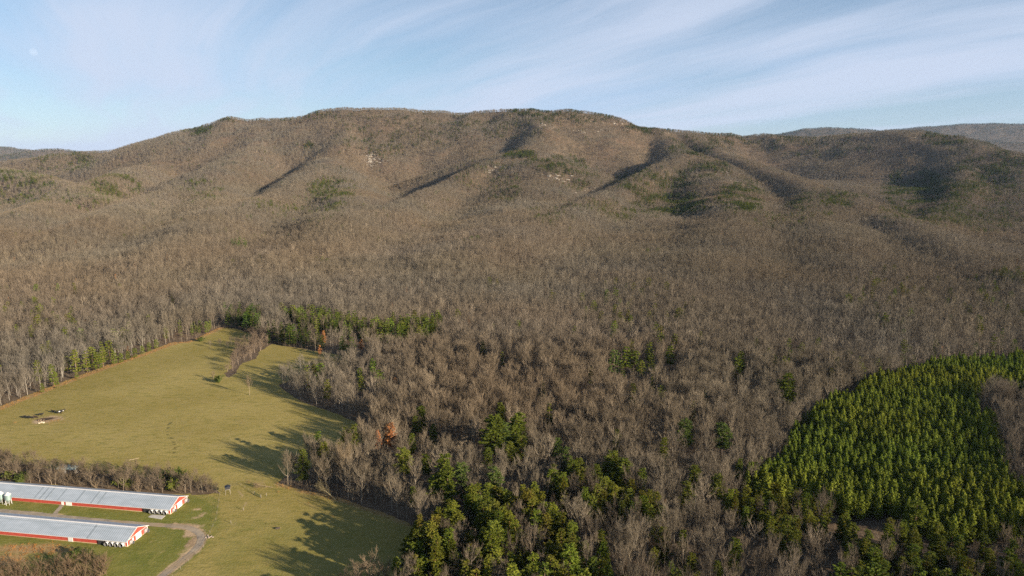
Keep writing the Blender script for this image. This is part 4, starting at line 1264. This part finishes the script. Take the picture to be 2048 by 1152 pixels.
def roof_mat(name, a, bcol):
    m, nt, b = material(name, 0.5, 0.3)
    pos = nt.n('ShaderNodeTexCoord').outputs['Object']
    xs = nt.n('ShaderNodeSeparateXYZ', {0: pos})
    rib = nt.math('SINE', nt.math('MULTIPLY', xs.outputs[0], 2 * math.pi / 0.92))
    sheet_ = nt.n('ShaderNodeTexWhiteNoise', {'W': nt.math('FLOOR', nt.math('DIVIDE', xs.outputs[0], 0.92))}, noise_dimensions='1D').outputs[0]
    f = nt.noise(nt.vmath('MULTIPLY', pos, (.25, 1, 1)), .5, 5, .65)
    c = nt.mix(nt.ramp(f, .3, .7), a, bcol)
    c = nt.mix(nt.math('MULTIPLY', sheet_, .16), c, (.25, .28, .31))
    nt.t.links.new(c, b.inputs['Base Color'])
    b.inputs['Metallic'].default_value = .25
    bp = nt.n('ShaderNodeBump', {'Strength': .5, 'Distance': .04, 'Height': rib})
    nt.t.links.new(bp.outputs[0], b.inputs['Normal'])
    return m
M_ROOF = roof_mat('galvanised_roof', (.33, .38, .42), (.42, .47, .52))
M_STREAK = flat_mat('weathered_sheet', (.21, .245, .275), .5, .3, .15, 1)
M_CAP = flat_mat('white_metal', (.55, .54, .53), .5, .4, .08, 1)
def red_mat():
    m, nt, b = material('red_siding', .7, .25)
    pos = nt.n('ShaderNodeTexCoord').outputs['Object']
    f = nt.noise(nt.vmath('MULTIPLY', pos, (.6, .6, 2)), .8, 5, .65)
    c = nt.mix(nt.ramp(f, .3, .7), (.30, .045, .032), (.42, .075, .052))
    nt.t.links.new(c, b.inputs['Base Color'])
    return m
M_RED = red_mat()
M_WHITE = flat_mat('white_paint', (.66, .65, .62), .6, .3, .06, 2)
M_TAN = flat_mat('tan_board', (.45, .34, .21), .8, .2, .12, 1)
M_DARK = flat_mat('dark_vent', (.03, .03, .032), .7, .3, .2, 2)
M_GREYM = flat_mat('grey_housing', (.26, .26, .25), .6, .4, .15, 2)
M_INNER = flat_mat('painted_cone_shade', (.09, .09, .09), .7, .3, .2, 2)  # dark grey paints the shade inside the white fan cones
M_CONC = flat_mat('concrete', (.45, .42, .38), .9, .2, .15, .7, 0, .3, 6)
M_TEAL = flat_mat('galvanised_bin', (.32, .43, .41), .4, .5, .15, 1.2, .5)
M_GREEN = flat_mat('green_gate', (.035, .10, .05), .6, .3, .1, 2)
M_POST = flat_mat('weathered_post', (.24, .215, .18), .9, .2, .2, 2)
M_WIRE = flat_mat('wire', (.18, .17, .16), .5, .4, .1, 2, .6)

# ------------------------------------------------------------------ the two poultry houses
Lv = Vector((-.9885, .151, 0))
RZ = math.atan2(Lv.y, Lv.x)
def poultry_house(name, px_front, length, label, streaks, doors, far_):
    g = g1(*px_front)
    W, HW, RISE = 12.2, 2.5, 2.75
    h2 = W / 2
    front = Vector((-.151, -.9885, 0))                       # local +y, towards the camera
    c = Vector((g[0], g[1], 0)) - front * h2
    zg = float(g[2]) + .02
    t = thing(name, label, 'poultry house', (c.x, c.y, zg), RZ)
    # walls butt between the sill board and the eave
    for sgn in (1, -1):
        y = sgn * h2
        MB().box(.1, length, min(y, y - sgn * .15), max(y, y - sgn * .15), .42, HW).build('side_wall', M_RED, t)
        MB().box(.1, length, min(y + sgn * .03, y - sgn * .17), max(y + sgn * .03, y - sgn * .17), -.3, .42).build('sill_board', M_TAN, t)
        m = MB()
        m.box(.1, length, min(y + sgn * .02, y - sgn * .1), max(y + sgn * .02, y - sgn * .1), HW - .34, HW - .10)
        m.build('vent_strip', M_DARK, t)
    for x in (0, length):
        MB().prism([(x, -h2, .3), (x, h2, .3), (x, h2, HW), (x, 0, HW + RISE), (x, -h2, HW)], (.1 if x == 0 else .1, 0, 0)).build('gable_wall', M_RED, t)
    MB().box(-.03, .12, -h2, h2, -.3, .3).build('gable_footing', M_TAN, t)
    # roof slopes with an overhang, ridge cap and white rake boards
    ov, th, e = .55, .08, .35
    k = RISE / h2
    for sgn in (1, -1):
        ye = sgn * (h2 + ov)
        ze = HW - ov * k + .10
        r = MB()
        r.prism([(-e, 0, HW + RISE + .10), (-e, ye, ze), (-e, ye, ze + th), (-e, 0, HW + RISE + .10 + th)], (length + 2 * e, 0, 0))
        r.build('roof_slope', M_ROOF, t)
        MB().box(-e, length + e, min(ye + sgn * .002, ye + sgn * .05), max(ye + sgn * .002, ye + sgn * .05), ze - .12, ze + th).build('fascia', M_CAP if not far_ or sgn < 0 else M_CAP, t)
        rk = MB()
        rk.prism([(-e - .05, 0, HW + RISE + .20), (-e - .05, ye, ze + th + .02), (-e - .05, ye, ze - .06), (-e - .05, 0, HW + RISE + .02)], (.045, 0, 0))
        rk.build('rake_board', M_WHITE, t)
        MB().box(-.06, .0, min(sgn * h2, sgn * (h2 - .3)), max(sgn * h2, sgn * (h2 - .3)), .3, HW - .1).build('corner_board', M_WHITE, t)
    MB().prism([(-e, -.5, HW + RISE + .10 - .5 * k + th + .03), (-e, 0, HW + RISE + .13 + th), (-e, .5, HW + RISE + .10 - .5 * k + th + .03), (-e, 0, HW + RISE + .10 + th + .01)], (length + 2 * e, 0, 0)).build('ridge_cap', M_CAP, t)
    MB().box(-.05, .0, -h2 + .3, h2 - .3, HW - .06, HW + .10).build('gable_band', M_WHITE, t)
    for x in streaks:  # narrow darker strips running down the roof slope
        MB().prism([(x, .55, HW + RISE + .10 - .55 * k + th + .005), (x, h2 + ov - .05, HW - (ov - .05) * k + .10 + th + .005), (x, h2 + ov - .05, HW - (ov - .05) * k + .10 + th + .03), (x, .55, HW + RISE + .10 - .55 * k + th + .03)], (.75, 0, 0)).build('weathered_roof_sheet', M_STREAK, t)
    if not far_:
        MB().prism([(-e, 1.3, HW + RISE + .10 - 1.3 * k + th + .004), (-e, 1.5, HW + RISE + .10 - 1.5 * k + th + .004), (-e, 1.5, HW + RISE + .10 - 1.5 * k + th + .03), (-e, 1.3, HW + RISE + .10 - 1.3 * k + th + .03)], (length + 2 * e, 0, 0)).build('roof_lap', M_STREAK, t)
    # doors
    d = MB().box(-.12, -.03, -2.1, 1.1, .05, 2.75).build('end_door', M_WHITE, t)
    for yy in (-1.3, -.5, .3):
        MB().box(-.15, -.12, yy - .03, yy + .03, .1, 2.7).build('rail', M_CAP, d)
    for x0, x1, mt in doors:
        dd = MB().box(x0, x1, h2 + .03, h2 + .14, .02, 2.25).build('side_door', mt, t)
        MB().box(x0 - .1, x0, h2 + .03, h2 + .16, .02, 2.3).build('frame', M_WHITE, dd)
    # exhaust fans: housing, flared cone, dark blades behind
    def fan(px_, py_, nx, ny, z, r=.78):
        n = Vector((nx, ny, 0))
        b = Vector((px_, py_, z))
        f = MB()
        sx_ = Vector((-n.y, n.x, 0)) * (r + .12)
        up_ = Vector((0, 0, r + .12))
        f.prism([b - sx_ - up_, b + sx_ - up_, b + sx_ + up_, b - sx_ + up_], n * .45)
        fo = f.build('exhaust_fan', M_GREYM, t)
        cn = MB()
        cn.tube(b + n * .45, b + n * 1.45, r * .9, r * 1.15, 16, False)
        cn.build('cone', M_WHITE, fo)
        ic = MB()
        ic.tube(b + n * 1.45, b + n * .46, r * 1.12, r * .86, 16, False)
        ic.build('inner_cone', M_INNER, fo)
        bl = MB()
        bl.tube(b + n * .46, b + n * .50, r * .85, r * .85, 16)
        bl.build('dark_grille', M_DARK, fo)
        h_ = MB()
        side = Vector((-n.y, n.x, 0))
        for q in range(6):
            a = q * math.pi / 3
            v1 = side * math.cos(a) + Vector((0, 0, 1)) * math.sin(a)
            v2 = side * math.cos(a + .5) + Vector((0, 0, 1)) * math.sin(a + .5)
            h_.poly([b + n * .62, b + n * .60 + v1 * r * .8, b + n * .68 + v2 * r * .8])
        h_.build('blade', M_WIRE, fo)
    for q in range(4):
        fan(1.7 + 2.25 * q, h2 + .03, 0, 1, 1.25)
    MB().box(10.2, 12.6, h2 + .03, h2 + .5, .3, 2.1).build('louvre_box', M_DARK, t)
    fan(-.03, 4.3, -1, 0, 1.2, .6)
    fan(-.03, -4.6, -1, 0, 1.2, .72)
    MB().box(-.12, -.03, 2.4, 3.1, .1, 2.1).build('end_side_door', M_WHITE, t)
    return t
poultry_house('poultry_house', (341, 1029), 108, 'farther long red poultry house with grey metal roof and dark roof streaks', (67, 64, 61, 55, 45.5, 38, 34.8), ((48.6, 51.4, M_WHITE), (52.6, 53.7, M_WHITE)), True)
poultry_house('poultry_house', (255, 1094), 108, 'nearer long red poultry house beside the rough ground and driveway bend', (17.2,), ((24.6, 26.6, M_CAP),), False)
pp = w2([(296, 1034.5), (304, 1029.5), (331, 1032), (323, 1039)])
mb = MB()
zz = float(zat(*pp.mean(0)))
mb.prism([(p[0], p[1], zz - .2) for p in pp], (0, 0, .36))
tag(mb.build('concrete_pad', M_CONC), 'pale concrete pad below the fans of the farther poultry house', 'pad', kind='structure')

# ------------------------------------------------------------------ feed bins
def feed_bin(px, label, s=1.0):
    g = g1(*px)
    t = thing('feed_bin', label, 'feed bin', (g[0], g[1], g[2]), .3, 'feed bins beside the farther poultry house')
    t.scale = (s, s, s)
    MB().tube((0, 0, 2.6), (0, 0, 4.9), 1.3, 1.3, 20).build('bin_body', M_TEAL, t)
    m = MB()
    for z in (3.15, 3.7, 4.25):
        m.tube((0, 0, z - .04), (0, 0, z + .04), 1.34, 1.34, 20)
    m.build('bin_ring', M_TEAL, t)
    MB().tube((0, 0, 4.9), (0, 0, 5.75), 1.34, .3, 20).build('bin_roof', M_CAP, t)
    MB().tube((0, 0, 5.75), (0, 0, 5.95), .34, .34, 12).build('filler_cap', M_CAP, t)
    MB().tube((0, 0, 1.0), (0, 0, 2.6), .25, 1.28, 20).build('hopper', M_TEAL, t)
    for k in range(6):
        a = k * math.pi / 3
        MB().box(1.2 * math.cos(a) - .05, 1.2 * math.cos(a) + .05, 1.2 * math.sin(a) - .05, 1.2 * math.sin(a) + .05, -.2, 2.9).build('leg', M_CAP, t)
    MB().tube((0, 0, .95), (0, -4.5, 2.4), .11, .11, 8).build('auger_pipe', M_CAP, t)
    return t
feed_bin((18, 1009), 'pale green feed bin nearer the red side wall of the farther poultry house')
feed_bin((4, 1007), 'pale green feed bin cut by the photo edge beside the farther poultry house')

# ------------------------------------------------------------------ shed in the hedgerow
g = g1(137, 946)
t = thing('shed', 'low shed with pale green roof half hidden in the hedgerow', 'shed', (g[0], g[1], g[2]), R(-6))
M_PGR = flat_mat('pale_green_roof', (.42, .50, .45), .6, .3, .2, .6)
MB().box(-4.6, 4.6, -1.5, 1.5, -.2, 2.6).build('wall', M_POST, t)
MB().prism([(-5, -2.0, 2.62), (-5, 2.0, 3.3), (-5, 2.0, 3.42), (-5, -2.0, 2.74)], (10, 0, 0)).build('roof', M_PGR, t)
MB().box(-1, 0, -1.56, -1.5, 0, 2.0).build('door', M_WHITE, t)

# ------------------------------------------------------------------ fences, gate and posts
def fence(label, px, step, h=1.3):
    line = w2(px)
    pts = []
    for a, b in zip(line[:-1], line[1:]):
        n = max(1, round(float(np.hypot(*(b - a)) / step)))
        pts += [a + (b - a) * i / n for i in range(n)]
    pts.append(line[-1])
    z0 = float(zat(*pts[0]))
    t = thing('wire_fence', label, 'fence', (pts[0][0], pts[0][1], z0))
    base = Vector((pts[0][0], pts[0][1], z0))
    L = [Vector((p[0], p[1], float(zat(*p)))) - base for p in pts]
    pm = MB().tube((0, 0, -.3), (0, 0, h), .06, .05, 6).build('post', M_POST, t)
    pm.location = L[0]
    for q in L[1:]:
        o = pm.copy(); COL.objects.link(o); o.parent = t; o.location = q
    m = MB()
    for z in (.35, .75, 1.15):
        for a, b in zip(L[:-1], L[1:]):
            m.tube(a + Vector((0, 0, z)), b + Vector((0, 0, z)), .014, .014, 3, False)
    m.build('wire', M_WIRE, t)
    return t
fence('wire fence with pale posts curving along the driveway and lawn', [(440, 990), (436, 1015), (432, 1041), (420, 1066), (407, 1095), (377, 1123), (345, 1156), (310, 1190)], 6.5)
fence('wire fence with pale posts between the farmyard corner and the green gate', [(462, 972), (482, 971), (506, 987)], 4.0)
g, g2 = g1(509, 989), g1(522, 996)
d = Vector((g2[0] - g[0], g2[1] - g[1], 0))
t = thing('field_gate', 'dark green metal gate between two posts in the passage between the pastures', 'gate', tuple(g), math.atan2(d.y, d.x))
for x in (0, d.length):
    MB().box(x - .09, x + .09, -.09, .09, -.2, 1.6).build('gate_post', M_POST, t)
for z in (.3, .6, .9, 1.2):
    MB().box(.12, d.length - .12, -.03, .03, z - .05, z + .05).build('rail', M_GREEN, t)
for x in (.15, d.length / 2, d.length - .15):
    MB().box(x - .04, x + .04, -.045, .045, .25, 1.3).build('brace', M_GREEN, t)
for px, lab in (((462, 1047), 'single pale post standing in the grass beside the lawn fence'), ((487, 1021), 'short dark post beside the worn track to the gate'), ((533, 992), 'pale post past the green gate towards the wood')):
    g = g1(*px)
    o = MB().tube((0, 0, -.2), (0, 0, 1.5), .11, .09, 7).build('field_post', M_POST)
    o.location = g
    tag(o, lab, 'post', 'single posts in the pasture')

# ------------------------------------------------------------------ dark topped stand by the hedgerow end
g = g1(456, 988)
t = thing('raised_stand', 'dark topped stand on pale posts at the hedgerow end', 'stand', tuple(g), .4)
t.scale = (.78, .78, .85)
for x in (-1.1, 1.1):
    for y in (-1.1, 1.1):
        MB().tube((x * 1.25, y * 1.25, -.2), (x, y, 3.0), .10, .09, 6).build('leg', M_POST, t)
MB().box(-1.35, 1.35, -1.35, 1.35, 3.0, 3.14).build('platform', M_POST, t)
MB().box(-1.2, 1.2, -1.2, 1.2, 3.14, 4.3).build('cabin', M_DARK, t)
MB().prism([(-1.6, -1.6, 4.3), (1.6, -1.6, 4.3), (1.6, -1.6, 4.42), (0, -1.6, 4.9), (-1.6, -1.6, 4.42)], (0, 3.2, 0)).build('roof', flat_mat('slate_roof', (.03, .035, .045), .7, .2), t)
for k in range(5):
    MB().box(1.36, 1.42, -.3, .3, .4 + k * .55, .46 + k * .55).build('ladder_rung', M_POST, t)

# ------------------------------------------------------------------ things lying in the grass
def lump(name, px, size, mat, label, cat, n, seed, group=None):
    rnd = random.Random(seed)
    b = bmesh.new()
    for i in range(n):
        m = Matrix.Translation((rnd.gauss(0, size * .6), rnd.gauss(0, size * .45), size * .12)) @ Matrix.Rotation(rnd.uniform(0, 6), 4, 'Z') @ Matrix.Diagonal((rnd.uniform(.5, 1) * size * .5, rnd.uniform(.4, .8) * size * .5, rnd.uniform(.3, .6) * size * .5, 1))
        r = bmesh.ops.create_icosphere(b, subdivisions=1, radius=1, matrix=m)
        for v in r['verts']:
            v.co += Vector((rnd.gauss(0, .06), rnd.gauss(0, .06), rnd.gauss(0, .04))) * size
    me = bpy.data.meshes.new(name); b.to_mesh(me); b.free()
    me.materials.append(mat)
    o = bpy.data.objects.new(name, me); COL.objects.link(o)
    o.location = g1(*px)
    return tag(o, label, cat, group, 'stuff' if n > 1 else None)
lump('stone_pile', (419, 1074), 1.15, flat_mat('pinkish_stone', (.32, .26, .22), .9, .2, .25, 1), 'scattered pile of pale stones beside the driveway bend', 'stones', 9, 2)
lump('hay_pile', (84, 846), 1.5, flat_mat('pale_hay', (.62, .54, .40), .95, .1, .2, 2), 'small heap of pale hay on the bare mud near the cattle', 'hay', 5, 5)
lump('hay_litter', (80, 841), 1.4, flat_mat('old_hay', (.20, .15, .10), .95, .1, .3, 2), 'dark trampled hay on the bare mud near the cattle', 'hay', 6, 9)
g = g1(556, 1058)
t = thing('cut_log', 'short dark cut log lying in the lower pasture', 'log', tuple(g), R(20))
MB().tube((-.9, 0, .38), (.9, 0, .42), .42, .36, 12, False).build('bark', flat_mat('dark_bark', (.06, .048, .04), .9, .2, .3, 3), t)
m = MB()
m.tube((.9, 0, .42), (.93, 0, .42), .35, .34, 12); m.tube((-.93, 0, .38), (-.9, 0, .38), .40, .41, 12)
m.build('cut_face', M_TAN, t)
g = g1(268, 919)
o = MB().tube((-2.2, 0, .15), (2.4, .3, .2), .16, .09, 7).build('dead_branch', M_BARK)
o.location = g; o.rotation_euler.z = .5; o['tint'] = [1.6, 1.5, 1.3, 1.0]
tag(o, 'pale dead branch lying on the pasture above the hedgerow', 'branch')

# ------------------------------------------------------------------ cattle
M_COW = flat_mat('black_hide', (.012, .012, .014), .6, .3, .3, 3)
M_HORN = flat_mat('pale_muzzle', (.35, .26, .22), .7, .3, .1, 3)
M_FACE = flat_mat('white_hide', (.75, .72, .66), .7, .2, .08, 3)
def cow(px, heading, label, grazing=True, white=False, brown=False, s=1.0):
    g = g1(*px)
    t = thing('cow', label, 'cow', (g[0], g[1], g[2]), heading, 'cattle in the upper pasture')
    t.scale = (s, s, s)
    hd = (1.55, 0, .35) if grazing else (1.75, 0, 1.52)
    nk = (1.32, 0, .85) if grazing else (1.38, 0, 1.38)
    sk = [((-.85, 0, 1.12), .36, .40), ((-.3, 0, 1.02), .40, .46), ((.3, 0, 1.0), .40, .47), ((.85, 0, 1.08), .33, .42), (nk, .19, .25), (hd, .15, .18), ((hd[0] + .28, 0, hd[2] - (.22 if grazing else .10)), .10, .11)]
    ed = [(i, i + 1) for i in range(6)]
    for a, sx, x in ((0, 1, -.85), (0, -1, -.85), (3, 1, .82), (3, -1, .82)):
        n = len(sk)
        hind = a == 0
        sk += [((x, .20 * sx, .80), .16, .19), ((x + (-.10 if hind else .03), .22 * sx, .44), .085, .095), ((x + (.0 if hind else .0), .22 * sx, .04), .065, .07)]
        ed += [(a, n), (n, n + 1), (n + 1, n + 2)]
    me = bpy.data.meshes.new('body')
    me.from_pydata([q[0] for q in sk], ed, [])
    o = bpy.data.objects.new('body', me); COL.objects.link(o)
    md = o.modifiers.new('skin', 'SKIN')
    for v, q in zip(me.skin_vertices[0].data, sk):
        v.radius = (q[1], q[2])
    me.skin_vertices[0].data[1].use_root = True
    sb = o.modifiers.new('sub', 'SUBSURF'); sb.levels = sb.render_levels = 1
    dg = bpy.context.evaluated_depsgraph_get()
    nm = bpy.data.meshes.new_from_object(o.evaluated_get(dg))
    bpy.data.objects.remove(o)
    nm.name = 'body'
    nm.materials.clear(); nm.materials.append(M_COW if not brown else flat_mat('dark_brown_hide', (.035, .022, .016), .6, .3))
    nm.polygons.foreach_set('use_smooth', np.ones(len(nm.polygons), bool))
    o = bpy.data.objects.new('body', nm); COL.objects.link(o); o.parent = t
    MB().tube((-1.18, 0, 1.25), (-1.27, 0, .55), .035, .05, 6).build('tail', M_COW, t)
    for sx in (1, -1):
        hx = hd[0] - .06
        MB().prism([(hx, .12 * sx, hd[2] + .10), (hx, .34 * sx, hd[2] + .06), (hx, .30 * sx, hd[2] - .03), (hx, .13 * sx, hd[2] + .01)], (.04, 0, 0)).build('ear', M_COW, t)
    MB().tube((hd[0] + .30, 0, hd[2] - (.25 if grazing else .12)), (hd[0] + .40, 0, hd[2] - (.32 if grazing else .15)), .09, .07, 8).build('muzzle', M_HORN, t)
    if white:
        b = bmesh.new()
        bmesh.ops.create_icosphere(b, subdivisions=2, radius=1, matrix=Matrix.Translation((.15, 0, 1.16)) @ Matrix.Diagonal((.62, .42, .36, 1)))
        me = bpy.data.meshes.new('white_saddle'); b.to_mesh(me); b.free(); me.materials.append(M_FACE)
        q = bpy.data.objects.new('white_saddle', me); COL.objects.link(q); q.parent = t
        b = bmesh.new()
        bmesh.ops.create_icosphere(b, subdivisions=2, radius=1, matrix=Matrix.Translation((hd[0] + .1, 0, hd[2] + .02)) @ Matrix.Diagonal((.26, .17, .18, 1)))
        me = bpy.data.meshes.new('white_face'); b.to_mesh(me); b.free(); me.materials.append(M_FACE)
        q = bpy.data.objects.new('white_face', me); COL.objects.link(q); q.parent = t
cow((49, 836), R(178), 'black cow at the outer end of the file, head down', True, s=1.1)
cow((56, 837), R(200), 'black cow standing second in the file left of the mud', False, s=1.15)
cow((61, 837.5), R(10), 'black cow standing against the dark brown cow', True, s=1.1)
cow((70, 836.5), R(5), 'dark brown cow standing beside the mud patch', True, brown=True, s=1.15)
cow((81, 831.5), R(15), 'lone black cow a little above the others', False, s=1.1)
cow((108, 826), R(165), 'black cow facing away beside the white backed cow', False, s=1.2)
cow((119, 827.5), R(8), 'black cow with a white back and face', False, white=True, s=1.2)
cow((124, 824.5), R(30), 'black cow behind the white backed cow', False, s=1.1)

# ------------------------------------------------------------------ moon
md_ = ray(67, 104); md_ = md_ / np.linalg.norm(md_)
MD = 42000.0
bm = bmesh.new()
bmesh.ops.create_uvsphere(bm, u_segments=48, v_segments=24, radius=MD * math.tan(R(.26)))
mme = bpy.data.meshes.new('moon'); bm.to_mesh(mme); bm.free()
mme.polygons.foreach_set('use_smooth', np.ones(len(mme.polygons), bool))
mm = bpy.data.materials.new('moon_surface'); mm.use_nodes = True; mm.node_tree.nodes.clear()
nt = NT(mm.node_tree)
mo = nt.n('ShaderNodeTexCoord').outputs['Object']
mc = nt.mix(nt.ramp(nt.noise(mo, .012, 3, .5), .4, .65), (.016, .015, .013), (.008, .008, .0075))
nt.n('ShaderNodeOutputMaterial', {'Surface': nt.n('ShaderNodeAddShader', {0: nt.n('ShaderNodeBsdfTransparent').outputs[0], 1: nt.n('ShaderNodeBsdfDiffuse', {'Color': mc}).outputs[0]}).outputs[0]})
mme.materials.append(mm)
moon = bpy.data.objects.new('moon', mme); COL.objects.link(moon)
moon.location = Vector(md_) * MD + Vector((0, 0, HC))
tag(moon, 'faint pale daytime moon in the blue sky', 'moon')

# ------------------------------------------------------------------ haze
mb = MB(); mb.box(-23500, 23500, -900, 17500, -30, 1250)
hz = mb.build('haze', None)
hz.data.materials.clear()
hm = bpy.data.materials.new('haze_air'); hm.use_nodes = True; hm.node_tree.nodes.clear()
nt = NT(hm.node_tree)
pv_ = nt.n('ShaderNodeVolumePrincipled', {'Color': (.48, .70, 1.0, 1), 'Density': HAZE_D, 'Anisotropy': 0.0})
nt.n('ShaderNodeOutputMaterial', {'Volume': pv_.outputs[0]})
hz.data.materials.append(hm)
tag(hz, kind='stuff')

# weeds and clumps all over the pasture
wx, wy = jitter_grid(-330, 20, 170, 640, 3.0)
nn = fbm(wx / 18, wy / 18, 3, 55)
ok = inpoly(wx, wy, PASTURE) & (rng.random(wx.shape) < np.clip((nn - .42) * 2.2, 0.03, .8)) & (seg_dist(wx, wy, ROAD_C) > 3) & ~(inpoly(wx, wy, HEDGE))
for hb in [o for o in COL.objects if o.name.startswith('poultry_house')]:
    iv = hb.matrix_basis.inverted()
    q = np.array([tuple(iv @ Vector((a, b, 0)))[:2] for a, b in zip(wx, wy)])
    ok &= ~((q[:, 0] > -2) & (q[:, 0] < 112) & (np.abs(q[:, 1]) < 8))
wx, wy = wx[ok], wy[ok]
ws = rng.uniform(.18, .5, wx.shape)
wt = np.array([(.62, .62, .30), (.95, .85, .62), (.45, .50, .25)])[rng.integers(0, 3, len(wx))] * rng.uniform(.8, 1.2, (len(wx), 1))
scatter('pasture_weeds', np.stack([wx, wy, zat(wx, wy) + .05], -1), np.array(FIDX['grass'])[rng.integers(0, 3, len(wx))], rng.uniform(0, 6.28, len(wx)), np.stack([ws * 1.6, ws * 1.6, ws], -1), wt, 'small clumps of weeds scattered over the pasture grass', 'weeds')

# where a handful still share a label, say which one of them, counted from the left
ORD = ['first', 'second', 'third', 'fourth', 'fifth', 'sixth', 'seventh']
same = {}
for o in COL.objects:
    if o.get('label') and not o.parent:
        same.setdefault(o['label'], []).append(o)
for lb, obs in same.items():
    if 1 < len(obs) <= 7:
        obs.sort(key=lambda o: float(project(np.array([o.location.x]), np.array([o.location.y]), np.array([o.location.z]))[0][0]))
        for i, o in enumerate(obs):
            if len(lb.split()) > 11:
                lb = lb.replace('reddish brown', 'reddish').replace('leafless', 'bare').replace('the wood ', 'wood ').replace('splits the upper', 'splits').replace('the rough ground', 'rough ground')
            o['label'] = lb + ', ' + (ORD[i] if i < len(obs) - 1 or len(obs) < 3 else 'last') + ' from left'
